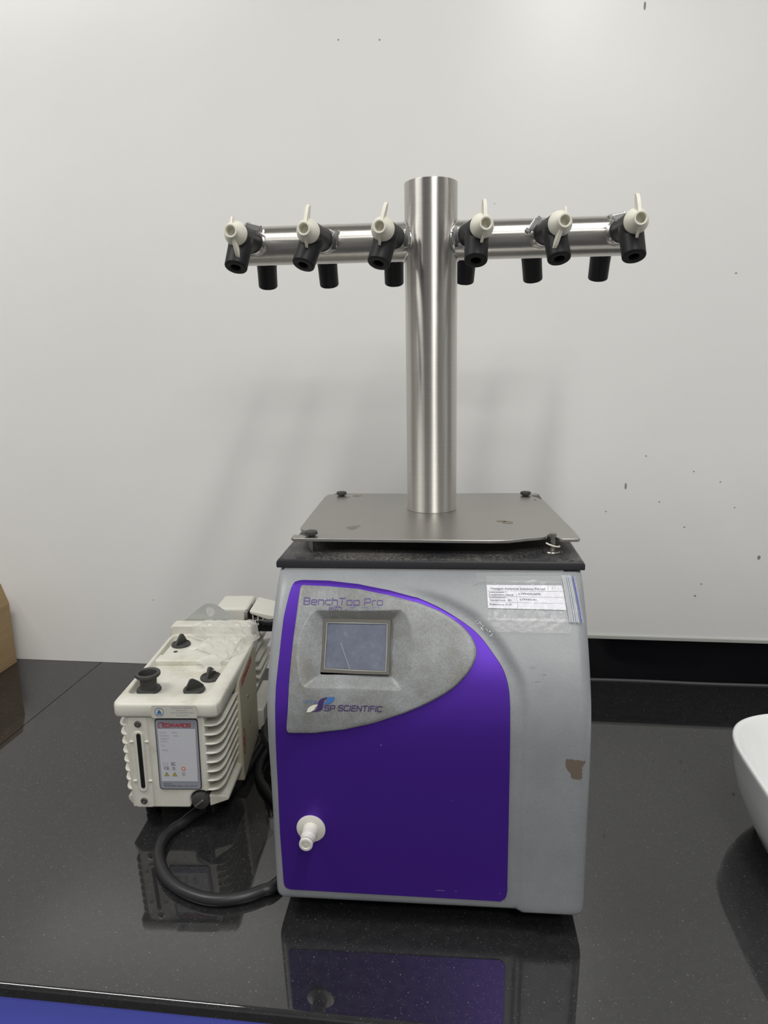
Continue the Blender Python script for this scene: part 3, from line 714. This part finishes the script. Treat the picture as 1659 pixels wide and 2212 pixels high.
def rubber_mesh():
    # local: port axis -Y, body from y=-.024 to -.084, outlet drops at 61 degrees
    b = MB()
    b.lathe([(.0130, 0), (.0150, .002), (.0150, .014), (.0140, .020), (.0144, .068), (.0142, .0725), (.0130, .0745)], axisT((0, -.0300, 0), (0, -1, 0)), 40)
    d = Vector((0, -.46, -.888)).normalized(); p = Vector((0, -.0810, 0)); L = .0455
    b.lathe([(.0140, .000), (.0150, .010), (.0146, .022), (.0144, L-.0012), (.0138, L), (.0066, L), (.0062, L-.001), (.0060, L-.020), (.0001, L-.0205)], axisT(p, d), 40, caps=True)
    o = b.build('tmp', 'black_rubber'); m = o.modifiers.new('r', 'REMESH'); m.mode = 'VOXEL'; m.voxel_size = .00085
    m2 = o.modifiers.new('s', 'SMOOTH'); m2.iterations = 5; m2.factor = .5
    bpy.context.view_layer.update()
    dg = bpy.context.evaluated_depsgraph_get(); me = bpy.data.meshes.new_from_object(o.evaluated_get(dg)); me.name = 'valve_body'
    bpy.data.objects.remove(o)
    for p_ in me.polygons: p_.use_smooth = True
    if not me.materials: me.materials.append(MATS['black_rubber'])
    return me
RUB = rubber_mesh()
def link(name, me, parent, T=None):
    o = bpy.data.objects.new(name, me); C.objects.link(o); o.parent = parent
    if T is not None: o.matrix_local = T
    return o
def cap_mesh():
    b = MB()
    b.lathe([(.0120, -.001), (.0146, .0005), (.0149, .0022), (.0146, .0038), (.0125, .0085), (.0100, .0130), (.0085, .0160), (.0082, .0210), (.0078, .0218), (.0064, .0218), (.0058, .0212), (.0056, .0100), (.0001, .0098)], None, 48)
    # wing lever: long blade along +Y, short blade along -Y (local axis +Z = outward)
    L = [(.006, .0085), (.0060, .0175), (.0150, .0150), (.0255, .0110), (.0300, .0065), (.0300, .0030), (.0240, .0020), (.0140, .0030), (.0120, .0060)]
    b.prism([(u, v) for u, v in L], 'x', -.0020, .0020)
    S = [(.006, .0085), (.0060, .0170), (.0130, .0130), (.0195, .0070), (.0200, .0035), (.0140, .0030), (.0115, .0055)]
    b.prism([(-u, v) for u, v in S], 'x', -.0012, .0012)
    o = b.build('knob', 'white_plastic', angle=30); me = o.data; bpy.data.objects.remove(o); return me
CAPM = cap_mesh()
def bore_mesh():
    o = MB().lathe([(.0063, .0150), (.0056, .0102), (.0001, .0101)], None, 32, caps=False).build('t', 'hole_inside'); me = o.data; bpy.data.objects.remove(o); return me
def clamp_mesh():
    b = MB()
    b.lathe([(.0150, -.0045), (.0157, -.0045), (.0157, .0045), (.0150, .0045)], None, 48, caps=False)
    # housing at +X
    b.box(.0152, .0202, -.0075, .0075, -.0042, .0042)
    b.lathe([(.0036, 0), (.0036, .0010), (.0026, .0012), (.0026, .0160), (.0030, .0160)], axisT((.0192, -.0080, 0), (0, 1, 0)), 12)
    b.lathe([(.0040, 0), (.0040, .0042), (.0032, .0050)], axisT((.0192, .0078, 0), (0, 1, 0)), 6, smooth=False)
    b.box(.0140, .0192, -.0120, -.0080, -.0038, .0038)
    o = b.build('t', 'steel_bright', bevel=0); me = o.data; bpy.data.objects.remove(o); return me
CLM = clamp_mesh()
def port_mesh():
    o = MB().lathe([(.0165, .0215), (.0165, .0240), (.0140, .0262), (.0130, .0290), (.0130, .0440)], axisT((0, 0, 0), (0, -1, 0)), 40).build('t', 'steel_arm'); me = o.data; bpy.data.objects.remove(o); return me
PORT = port_mesh()
# port x, tilt (deg, + towards left of picture), roll of outlet (deg), lever angle (deg clockwise from up), clamp angle
FR = [(-.2365, 3.5, 5, 174, 15), (-.1415, 6.5, 13, 5, 95), (-.0465, 8.5, 10, 11, 92), (.0465, -11.5, 9, 3, -100), (.1445, -8.0, -2, 194, -55), (.2425, -1.5, -1, -3, -12)]
BK = [(-.2440, -3, -4, 20, 60), (-.1520, -4, 2, 5, 60), (-.0520, -4, 1, 8, 60), (.0500, 2, -5, 0, 60), (.1450, 0, 9, 15, 60), (.2440, 2, 0, 5, 60)]
def valve(px, tilt, rl, lever, cang, back):
    base = Matrix.Translation((px, 0, AZ))
    if back: base = Matrix.Translation((px, 0, AZ-.0035)) @ Matrix.Rotation(PI, 4, 'Z')
    link('port', PORT, MF, base)
    # pivot at arm surface
    T = base @ Matrix.Translation((0, -.026, 0)) @ Matrix.Rotation(R_(-tilt), 4, 'Z') @ Matrix.Translation((0, .026, 0)) @ Matrix.Rotation(R_(rl), 4, 'Y')
    v = link('valve', RUB, MF, T)
    capT = Matrix.Translation((0, -.1030, 0)) @ Matrix.Rotation(PI/2, 4, 'X')     # local z -> -y ; local y -> z
    capT = capT @ Matrix.Rotation(R_(-lever+rl), 4, 'Z')
    k = link('knob', CAPM, v, capT)
    clT = Matrix.Translation((0, -.0385, 0)) @ Matrix.Rotation(PI/2, 4, 'X') @ Matrix.Rotation(R_(90-cang+rl), 4, 'Z')
    link('hose_clamp', CLM, v, clT)
    return v
for a in FR: valve(*a, False)
for a in BK: valve(*a, True)

# ================================================================== VACUUM PUMP
PY_ = R_(5.0)
PU = tag(empty('vacuum_pump', (-.420, .862, 0), PY_), 'cream rotary vacuum pump with cooling fins, black inlet flange and data plate', 'pump')
def arc(cx, cz, r, a0, a1, n): return [(cx+r*math.cos(a0+(a1-a0)*k/n), cz+r*math.sin(a0+(a1-a0)*k/n)) for k in range(n+1)]
core = [(-.061, .186), (-.061, .037)] + [(.0225, .037)] + arc(.0385, .049, .0155, PI*1.12, PI*.30, 8) + [(.0515, .066), (.0515, .186)]
MB().prism(core, 'y', 0, .105).build('oil_box', 'cream_pump_paint', PU, bevel=.0025, bseg=3)
MB().box(-.058, .048, .105, .262, .030, .184).build('stator', 'steel_dark', PU)
def finpoly(s, xo, front=.0):
    xi = .046 if s > 0 else .056
    P = [(xi, front), (xo-.014, front+.0003), (xo-.007, front+.0030), (xo-.003, front+.0085), (xo-.0010, front+.0160), (xo, front+.025), (xo, .108), (xi, .108)]
    return [(s*x, y) for x, y in P]
for k in range(8):
    z = .1650-k*.01425
    MB().prism(finpoly(1, .0750-.0006*k), 'z', z-.0013, z+.0013).build('cooling_fin', 'cream_pump_paint', PU, bevel=.0009)
    MB().prism(finpoly(-1, .0745-.0002*k), 'z', z-.0016, z+.0016).build('cooling_fin', 'cream_pump_paint', PU, bevel=.0009)
# bottom flange wedges
def wedge(s):
    xi = .050 if s > 0 else .060; xo = .074
    ya = .003
    return MB().add([(s*xi, ya, .0560), (s*xi, .108, .0560), (s*xo, ya+.014, .0440), (s*xo, .108, .0440), (s*xi, ya, .0375), (s*xi, .108, .0375), (s*xo, ya+.014, .0385), (s*xo, .108, .0385)],
        [(0, 1, 3, 2), (4, 6, 7, 5), (0, 2, 6, 4), (1, 5, 7, 3), (2, 3, 7, 6), (0, 4, 5, 1)])
wedge(1).build('bottom_flange', 'cream_pump_paint', PU, bevel=.0015); wedge(-1).build('bottom_flange', 'cream_pump_paint', PU, bevel=.0015)
for x in (-.05, .04):
    for y in (.045, .34): MB().lathe([(.009, 0), (.011, .004), (.010, .0375)], Matrix.Translation((x, y, 0)), 18).build('foot', 'black_rubber', PU)
# top cover with a sunken deck
tc = MB(); ox, oyb = .0755, .256
outer = roundpoly([(-ox, -.004), (ox-.001, -.004), (ox, oyb), (-ox-.001, oyb)], [.010, .010, .012, .012], 6)
def ring2(poly, z): return [(x, y, z) for x, y in poly]
No = 120; cc = (-.008, .12)
so = angsample(outer, cc, No)
pk = roundpoly([(-.066, .029), (.0495, .029), (.0530, .150), (.052, .249), (-.070, .249), (-.068, .150)], [.010, .010, .004, .006, .006, .004], 5); spk = angsample(pk, cc, No)
def sc2(r, d): return inset(r, cc, d)
rg = [ring2(sc2(so, .018), .1790), ring2(sc2(so, .004), .1790), ring2(sc2(so, .0012), .1800), ring2(so, .1830), ring2(so, .1955), ring2(sc2(so, .0010), .1985), ring2(sc2(so, .0035), .2002), ring2(sc2(spk, -.0022), .2002), ring2(sc2(spk, -.0006), .1994), ring2(spk, .1978), ring2(sc2(spk, .0020), .1905), ring2(sc2(spk, .0034), .1895)]
rings_mesh(tc, rg, capc=(cc[0], cc[1], .1895)); tc.add(ring2(sc2(so, .018), .1790), [tuple(range(No))])
tco = tc.build('top_cover', 'cream_pump_paint', PU, angle=50)
MB().box(-.0685, .0525, .146, .170, .188, .1985).build('bridge', 'cream_pump_paint', tco, bevel=.003, bseg=3)
MB().box(-.0650, .0480, .176, .2455, .1885, .1955).build('name_plate', 'cream_pump_paint', tco, bevel=.0008)
hb = roundpoly([(.192, -.080), (.2155, -.077), (.2155, .0605), (.192, .0640)], [0, .006, .006, 0], 5)
MB().prism([(b, a) for a, b in hb], 'y', .253, .279).build('handle_bar', 'cream_pump_paint', PU, bevel=.0025, bseg=3)
# inlet flange
fi = MB().lathe([(.0175, .1893), (.0178, .1910), (.0165, .1935), (.0125, .1945), (.0118, .1990), (.0122, .2090), (.0170, .2125), (.0182, .2140), (.0182, .2172), (.0176, .2180), (.0136, .2180), (.0128, .2172), (.0115, .2120), (.0110, .1960), (.0001, .1958)], Matrix.Translation((-.0462, .060, 0)), 48)
tag(fi.build('inlet_flange', 'knob_black', PU, angle=30), 'black flanged vacuum inlet', None)
def dial(x, y, ang, z=.1893):
    T = Matrix.Translation((x, y, z)) @ Matrix.Rotation(ang, 4, 'Z')
    d = MB().lathe([(.0150, 0), (.0158, .0012), (.0158, .0030), (.0148, .0046), (.0128, .0050), (.0120, .0040), (.0001, .0040)], T, 40)
    pr = [(-.0145, .003), (.0145, .003), (.0145, .0060), (.0080, .0130), (.0000, .0190), (-.0040, .0195), (-.0060, .0180), (-.0120, .0080)]
    d.prism([(u, v) for u, v in pr], 'x', -.0018, .0018, 0, T @ Matrix.Rotation(0, 4, 'Z'))
    return d.build('control_knob', 'knob_black', PU, angle=30, bevel=0)
dial(.0215, .0585, R_(-50)); dial(.0345, .1000, R_(-10)); dial(-.0475, .2150, R_(160), .1950)
MB().lathe([(.0075, .1955), (.0078, .1966), (.0070, .1968), (.0001, .1968)], Matrix.Translation((-.022, .198, 0)), 24).build('round_tag', 'ink_white', PU)
MB().lathe([(.0035, .1956), (.0001, .1959)], Matrix.Translation((-.048, .187, 0)), 16).build('oil_hole', 'dark_void', PU)
# lifting bail: triangular sheet with a hole
hc = (-.0145, .2300); NB = 96
outl = [(-.0650, .2060), (.0350, .2060), (.0340, .2130), (.0010, .2400), (-.0060, .2450), (-.0140, .2462), (-.0220, .2450), (-.0290, .2405), (-.0640, .2130)]
so_ = angsample(roundpoly(outl, .004, 3), hc, NB); sh_ = [(hc[0]+.0088*math.cos(2*PI*k/NB), hc[1]+.0088*math.sin(2*PI*k/NB)) for k in range(NB)]
mb = MB()
R1 = [(x, .2810, z) for x, z in so_]; R2 = [(x, .2810, z) for x, z in sh_]; R3 = [(x, .2845, z) for x, z in sh_]; R4 = [(x, .2845, z) for x, z in so_]
rings_mesh(mb, [R1, R2, R3, R4, R1], smooth=False)
tag(mb.build('lifting_bail', 'zinc_sheet', PU), 'grey triangular lifting lug with a round hole', None)
MB().box(-.0650, .0350, .2798, .2852, .190, .2080).build('lug_bracket', 'zinc_sheet', PU)
# side pillar with red lettering
pil = [(.100, .1780), (.104, .1850), (.204, .1990), (.214, .1960), (.218, .1850), (.212, .0350), (.100, .0150)]
PX = .0745
po = MB().prism(pil, 'x', .058, PX+.0025).build('side_cover', 'beige_side_shaded', PU, bevel=.003, bseg=3)
mb = MB(); polys_mesh(mb, stroke_text('EDWARDS', 0, 0, .070, .0090, .0020, .15), lambda x, z: (PX+.0029, .117+x*.95, .1690+z+x*.14))
mb.build('lettering', 'ink_red', po, fixn=False)
mb = MB(); q = []; stroke_quads([tuple(p[:2]) for p in [(.112+.007*math.cos(a), .078+.021*math.sin(a)) for a in [2*PI*k/20 for k in range(21)]]], .0016, q)
stroke_quads([(.109, .086), (.115, .079), (.109, .077), (.113, .068)], .002, q)
polys_mesh(mb, q, lambda x, z: (PX+.0029, x, z)); mb.build('warning_mark', 'ink_red', po, fixn=False)
for y, z in ((.150, .135), (.150, .092)): MB().lathe([(.003, 0), (.003, .0008), (.0001, .0010)], axisT((PX+.0022, y, z), (1, 0, 0)), 16).build('rivet', 'steel_bright', po)
MB().box(.045, .066, .110, .165, .150, .176).build('side_recess', 'dark_void', PU)
MB().lathe([(.010, 0), (.010, .004), (.006, .005), (.005, .0002), (.0001, .0002)], axisT((.066, .105, .163), (1, 0, 0)), 20).build('side_port', 'steel_dark', PU)
# motor
mo = MB().lathe([(.055, 0), (.064, .006), (.064, .110), (.058, .118), (.0001, .120)], axisT((-.004, .262, .125), (0, 1, 0)), 48).build('motor', 'motor_cream', PU, angle=30)
for k in range(15):
    a = R_(-65+k*13); c, s = math.cos(a), math.sin(a)
    T = Matrix.Translation((-.004, 0, .125)) @ Matrix.Rotation(-a, 4, 'Y')
    MB().box(.062, .0760, .272, .375, -.0012, .0012, 0, T).build('cooling_fin', 'motor_cream', mo)
MB().box(-.050, .045, .276, .370, .030, .072).build('motor_foot', 'motor_cream', PU, bevel=.003)
MB().box(.060, .086, .215, .330, .038, .078).build('motor_bracket', 'cream_pump_paint', PU, bevel=.003)
tb = MB().box(-.012, .0480, .300, .372, .190, .2300).build('terminal_box', 'motor_cream', PU, bevel=.005, bseg=3)
MB().box(.044, .0500, .2895, .335, .196, .2270).build('switch_plate', 'steel_dark', tb, bevel=.001)
fc = MB().add([(.052, .296, .2200), (.098, .300, .2010), (.098, .372, .2010), (.052, .372, .2200), (.052, .296, .2275), (.096, .300, .2160), (.096, .372, .2160), (.052, .372, .2275)],
         [(0, 1, 2, 3), (4, 7, 6, 5), (0, 4, 5, 1), (2, 6, 7, 3), (1, 5, 6, 2), (0, 3, 7, 4)]).build('fan_cover', 'motor_cream', PU, bevel=.003, bseg=3)
MB().box(.051, .094, .302, .366, .185, .2130).build('vent', 'dark_void', fc)
for k in range(5): MB().box(.056+.009*k, .058+.009*k, .2990, .3022, .198, .2190-.0035*k).build('slat', 'motor_cream', fc)
# gauge panel on the front
sg = MB().prism(roundpoly([(-.0560, .0385), (-.0290, .0385), (-.0290, .1785), (-.0560, .1785)], .0045, 4), 'y', -.0016, .001).build('sight_glass_panel', 'cream_pump_paint', PU, bevel=.0007)
def cap_poly(cx, z0, z1, r): return arc(cx, z1-r, r, 0, PI, 8)+arc(cx, z0+r, r, PI, 2*PI, 8)
MB().prism(cap_poly(-.0425, .0640, .1580, .0068), 'y', -.0032, -.0015).build('gauge_frame', 'cream_pump_paint', sg, bevel=.0007)
MB().prism(cap_poly(-.0418, .0700, .1550, .0030), 'y', -.0036, -.0030).build('oil_gauge', 'dark_void', sg)
for z in (.1420, .0810):
    for x in (-.0530, -.0310): MB().box(x-.0028, x+.0028, -.0034, -.0014, z-.0009, z+.0009).build('level_mark', 'white_plastic', sg, bevel=.0004)
for x, z in ((-.0415, .1690), (-.0430, .0490)):
    b = MB().lathe([(.0050, 0), (.0050, .0014), (.0044, .0018), (.0024, .0018), (.0024, .0004), (.0001, .0004)], axisT((x, -.0015, z), (0, -1, 0)), 20).build('screw', 'steel_dark', sg)
# data plate
dp = MB().prism(roundpoly([(-.0190, .0670), (.0415, .0670), (.0430, .1765), (-.0180, .1765)], .0050, 4), 'y', -.0010, .001).build('data_plate', 'black_plastic', PU)
tag(dp, 'blue-grey data plate with white field and red lettering', None)
MB().prism(roundpoly([(-.0178, .0682), (.0403, .0682), (.0418, .1753), (-.0168, .1753)], .0044, 4), 'y', -.0014, -.0009).build('plate_ground', 'plate_blue_grey', dp)
MB().prism([(-.0150, .0800), (.0368, .0800), (.0388, .1610), (-.0145, .1610)], 'y', -.0017, -.0013).build('plate_field', 'plate_white', dp)
def onf(off): return lambda x, z: (x, -off, z)
mb = MB()
polys_mesh(mb, stroke_text('EDWARDS', -.0070, .1645, .0390, .0050, .0010, .12, .25), onf(.0019), 0)
q = []; stroke_quads([(-.0085+.0045*math.cos(a), .1668+.0045*math.sin(a)) for a in [PI*.1+PI*1.3*k/14 for k in range(15)]], .0008, q); polys_mesh(mb, q, onf(.0019), 0)
for txt, x, z, wd, h in [('Model', -.012, .1550, .0085, .0022), ('RV3', .0065, .1550, .006, .0022), ('CODE NO', -.012, .1500, .0125, .0021), ('A652', .007, .1500, .007, .0021), ('WEIGHT', -.0115, .1455, .012, .0020), ('DATE', -.0115, .1415, .009, .0020), ('OIL', -.0110, .1350, .005, .0020), ('SERIAL', -.0110, .1280, .009, .0021)]:
    polys_mesh(mb, font_polys(txt, x, z, wd, h), onf(.0019), 1)
for txt, x, z, wd, h in [('CE', -.0100, .0985, .0070, .0042), ('EAC', .0008, .1050, .0058, .0055), ('UK', .0015, .1005, .0045, .0024), ('CA', .0015, .0978, .0045, .0024), ('MADE IN UK', -.0120, .0755, .0120, .0016), ('BURGESS HILL, UK, RH15', -.0120, .0722, .0470, .0019)]:
    polys_mesh(mb, font_polys(txt, x, z, wd, h, .012), onf(.0019), 2)
for xx in (-.0070, .0045):
    polys_mesh(mb, [[(xx-.0036, .0885), (xx+.0036, .0885), (xx, .0950)]], onf(.0019), 2); polys_mesh(mb, [[(xx-.0027, .0890), (xx+.0027, .0890), (xx, .0938)]], onf(.0020), 3)
    polys_mesh(mb, [[(xx-.0004, .0896), (xx+.0004, .0896), (xx+.0004, .0922), (xx-.0004, .0922)]], onf(.0021), 2)
polys_mesh(mb, [[(.0175+.0031*math.cos(2*PI*k/20), .1000+.0031*math.sin(2*PI*k/20)) for k in range(20)]], onf(.0019), 4)
polys_mesh(mb, [[(.0175+.0019*math.cos(2*PI*k/20), .1000+.0019*math.sin(2*PI*k/20)) for k in range(20)]], onf(.0020), 5)
q = []; stroke_quads([(.0150, .0888), (.0195, .0945)], .0005, q); stroke_quads([(.0195, .0888), (.0150, .0945)], .0005, q); stroke_quads([(.0150, .0940), (.0195, .0940), (.0187, .0897), (.0160, .0897), (.0150, .0940)], .0005, q)
stroke_quads([(-.0105, .1110), (-.0105, .1045), (-.0045, .1045), (-.0045, .1090), (-.0090, .1090)], .0004, q)
polys_mesh(mb, q, onf(.0019), 1)
mb.build('lettering', ['ink_red', 'ink_soft', 'ink', 'ink_yellow', 'ink_orange', 'plate_white'], dp, fixn=False)
# approval sticker
st = MB().prism(roundpoly([(-.0200, .1795), (.0440, .1795), (.0445, .1985), (-.0195, .1985)], .0035, 4), 'y', -.0050, -.0042).build('approval_sticker', 'sticker', PU)
mb = MB(); q = []
stroke_quads([(-.0085+.0062*math.cos(2*PI*k/28), .1888+.0062*math.sin(2*PI*k/28)) for k in range(29)], .0006, q); polys_mesh(mb, q, onf(.0053), 0)
polys_mesh(mb, [[(-.0120, .1868), (-.0050, .1868), (-.0085, .1928)], [(-.0125, .1850), (-.0045, .1850), (-.0045, .1858), (-.0125, .1858)]], onf(.0053), 0)
for txt, z, wd in [('Conforms to ANSI/UL', .1945, .030), ('Std 61010-1', .1908, .017), ('Cert to CAN/CSA C22.2', .1872, .033), ('No 61010-1', .1833, .016)]:
    polys_mesh(mb, font_polys(txt, .0235-wd/2, z, wd, .0017, .01), onf(.0053), 1)
mb.build('lettering', ['ink_blue', 'ink_soft'], st, fixn=False)
# drain plug
d = MB().lathe([(.0120, -.010), (.0128, .002), (.0120, .0065), (.0085, .0080), (.0001, .0080)], axisT((.0385, .002, .0495), (0, -1, 0)), 12).build('drain_plug', 'knob_black', PU, angle=25)
MB().box(-.0085, .0085, -.0095, -.0055, -.0014, .0014, 0, Matrix.Translation((.0385, 0, .0495)) @ Matrix.Rotation(R_(-40), 4, 'Y')).build('grip', 'steel_dark', d, bevel=.0008)
# power inlet plug and lead of the pump
PW = PU.matrix_world
def pw(x, y, z):
    c, s = math.cos(PY_), math.sin(PY_); return (-.420+x*c-y*s, .862+x*s+y*c, z)

# ------------------------------------------------------------------ crumpled film on the pump
cfm = MB(); nx, ny = 56, 60; rnd = random.Random(3)
K = [(rnd.uniform(20, 90), rnd.uniform(20, 90), rnd.uniform(0, 6), rnd.uniform(.4, 1)) for _ in range(16)]
vs = []
for j in range(ny+1):
    for i in range(nx+1):
        s, t = i/nx, j/ny
        y = .100+.170*t; xl = .012-.046*ss((t-.2)/.8)+.010*math.sin(t*21); xr = .042+.034*ss(t/.75)+.006*math.sin(t*17+1)
        x = xl+(xr-xl)*s
        h = sum(abs(math.sin(a*x*2.2+b*y*2.2+c))*d for a, b, c, d in K)/len(K)
        e = min(s, 1-s, t, 1-t)
        base = .1975+.018*ss(t*1.15-.1)*ss(e*6+.2)
        z = max(.2012+.0006*s, base+(h-.42)*.028*min(1, e*7+.25))
        if t > .86: z = max(z, .2172+(h-.3)*.012)
        vs.append((x+(h-.4)*.006, y+(h-.4)*.006, z))
fs = [(j*(nx+1)+i, j*(nx+1)+i+1, (j+1)*(nx+1)+i+1, (j+1)*(nx+1)+i) for j in range(ny) for i in range(nx)]
cfm.add(vs, fs, 0, None, False); cf = cfm.build('plastic_wrap', 'crumpled_film', fixn=False)
cf.location = PU.location; cf.rotation_euler = PU.rotation_euler
tag(cf, 'crumpled clear plastic film lying on top of the cream pump', 'plastic film')

# ================================================================== CABLES
LOOP = [(-.222, .92), (-.222, .86), (-.2270, .805), (-.2467, .7593), (-.2587, .7499), (-.2769, .7377), (-.3013, .7297), (-.3240, .7289), (-.3482, .7350), (-.3722, .7463), (-.3963, .7665), (-.4190, .8006), (-.4260, .8316), (-.4214, .8544), (-.4138, .8677), (-.4055, .8889), (-.3945, .9065), (-.3762, .9364), (-.3660, .9816), (-.3620, 1.0437), (-.3600, 1.102), (-.352, 1.17), (-.33, 1.25), (-.28, 1.30)]
cb = MB().tube(catmull([(x, y, .0078) for x, y in LOOP], 8), .0076, 20).build('power_cable', 'grey_rubber_cable')
tag(cb, 'thick black cable looping in front of the cream pump and under the freeze dryer', 'cable')
cb = MB().tube(catmull([(-.24, .905, .0065), (-.285, .925, .0065), (-.3130, .9560, .0065), (-.3335, .9850, .0065), (-.3465, 1.020, .0065), (-.3480, 1.0612, .0080), (-.335, 1.12, .012), (-.31, 1.19, .012), (-.27, 1.25, .008)], 8), .0063, 18).build('power_cable', 'grey_rubber_cable')
tag(cb, 'black cable curving on the worktop between pump and freeze dryer, lower of the two', 'cable')
cb = MB().tube(catmull([(-.26, .985, .030), (-.300, 1.005, .034), (-.3330, 1.040, .036), (-.3490, 1.068, .040), (-.3530, 1.100, .044), (-.3450, 1.145, .048), (-.325, 1.19, .045), (-.29, 1.24, .030), (-.27, 1.27, .0063)], 8), .0063, 18).build('power_cable', 'grey_rubber_cable')
tag(cb, 'black cable loop raised behind the lower one, touching the side of the freeze dryer', 'cable')
a = pw(.050, .312, .206); a2 = pw(.074, .305, .2045); 
cb = MB().tube(catmull([pw(.046, .318, .206), pw(.060, .308, .205), pw(.085, .300, .203), pw(.110, .305, .200), pw(.135, .340, .150), pw(.125, .37, .05), pw(.10, .39, .0065), pw(.14, .42, .0065)], 8), .0062, 16)
cb.tube([pw(.050, .312, .206), pw(.066, .305, .2048)], .0092, 16)
cb = cb.build('power_cable', 'grey_rubber_cable'); tag(cb, 'black lead with plug leaving the rear of the cream pump', 'cable')

# ================================================================== WASHBASIN
cx, cy = .602, .862
def sup(a, b, n, z, N=96):
    out = []
    for k in range(N):
        t = 2*PI*k/N; c, s = math.cos(t), math.sin(t)
        out.append((a*math.copysign(abs(c)**(2/n), c), b*math.copysign(abs(s)**(2/n), s), z))
    return out
wb = empty('washbasin', (cx, cy, 0)); tag(wb, 'white ceramic countertop washbasin at the right edge of the worktop', 'washbasin')
mb = MB()
sec = [(.196, .142, 3.2, .0), (.204, .150, 3.3, .0015), (.212, .158, 3.4, .014), (.2260, .1720, 3.6, .044), (.2350, .1810, 3.8, .074), (.2390, .1855, 3.9, .100), (.2400, .1870, 4, .122), (.2412, .1885, 4, .128), (.2405, .1880, 4, .1312), (.2385, .1862, 4, .1325), (.2360, .1838, 4, .1318), (.2335, .1815, 3.9, .1285),
       (.2270, .1745, 3.7, .105), (.2140, .1620, 3.4, .070), (.190, .140, 3, .036), (.150, .108, 2.6, .020), (.09, .065, 2.2, .014), (.025, .025, 2, .012)]
rings_mesh(mb, [sup(*s_) for s_ in sec], capc=(0, 0, .0115))
mb.add([(x, y, 0) for x, y, z in sup(*sec[0])], [tuple(range(96))])
mb.build('bowl', 'ceramic', wb, angle=60)
MB().lathe([(.022, .0118), (.022, .0145), (.018, .0155), (.0001, .0150)], None, 32).build('drain', 'steel_bright', wb)

# ================================================================== CARDBOARD BOX
bx = empty('cardboard_box', (-1.19, 1.20, 0)); tag(bx, 'brown cardboard box with open flap at the left edge by the wall', 'box')
def wallp(x0, x1, y0, y1, z0, z1): return MB().box(x0, x1, y0, y1, z0, z1)
W2, D2, Hb = .160, .198, .140
wallp(W2-.004, W2, -D2, D2, .004, Hb).build('side_panel', 'cardboard', bx, bevel=.001)
wallp(-W2, -W2+.004, -D2, D2, .004, Hb).build('side_panel', 'cardboard', bx, bevel=.001)
wallp(-W2+.004, W2-.004, -D2, -D2+.004, .004, Hb).build('side_panel', 'cardboard', bx)
wallp(-W2+.004, W2-.004, D2-.004, D2, .004, Hb).build('side_panel', 'cardboard', bx)
wallp(-W2, W2, -D2, D2, 0, .004).build('bottom', 'cardboard', bx)
fl = MB().add([(W2-.004, -D2+.002, Hb), (W2, -D2+.002, Hb), (W2, D2, Hb), (W2-.004, D2, Hb), (W2-.012, -D2+.010, Hb+.046), (W2-.008, -D2+.010, Hb+.046), (W2-.010, D2-.006, Hb+.048), (W2-.014, D2-.006, Hb+.048)],
   [(0, 1, 2, 3), (4, 7, 6, 5), (0, 4, 5, 1), (1, 5, 6, 2), (2, 6, 7, 3), (3, 7, 4, 0)]).build('flap', 'cardboard', bx)
fl = MB().add([(-W2, -D2, Hb), (-W2+.004, -D2, Hb), (-W2+.004, D2, Hb), (-W2, D2, Hb), (-W2-.060, -D2, Hb-.03), (-W2-.060, -D2, Hb-.026), (-W2-.060, D2, Hb-.026), (-W2-.060, D2, Hb-.03)],
   [(0, 1, 2, 3), (4, 7, 6, 5), (0, 4, 5, 1), (1, 5, 6, 2), (2, 6, 7, 3), (3, 7, 4, 0)]).build('flap', 'cardboard', bx)

# ------------------------------------------------------------------ marks on the wall panel
mb = MB()
for x, z, r in [(.295, .411, .0030), (.553, .271, .0045), (.467, .802, .0016), (-.174, 1.221, .0014), (-.249, 1.226, .0014), (.283, 1.243, .0030), (.41, .33, .0015), (.36, .38, .0014), (.33, .47, .0014), (.47, .42, .0014), (.42, .44, .0014), (.5, .37, .0013), (.26, .36, .0013), (.44, .19, .002), (.45, .215, .0015)]:
    n = 9; vs = [(x+r*(1+.3*random.random())*math.cos(2*PI*k/n)*(.6 if r > .0029 else 1), WALLY-.0003, z+r*math.sin(2*PI*k/n)*(2.2 if x == .295 or x == .283 else 1)) for k in range(n)]
    mb.add(vs, [tuple(range(n))])
o = mb.build('trim_3', 'scuff', fixn=False); struct(o)
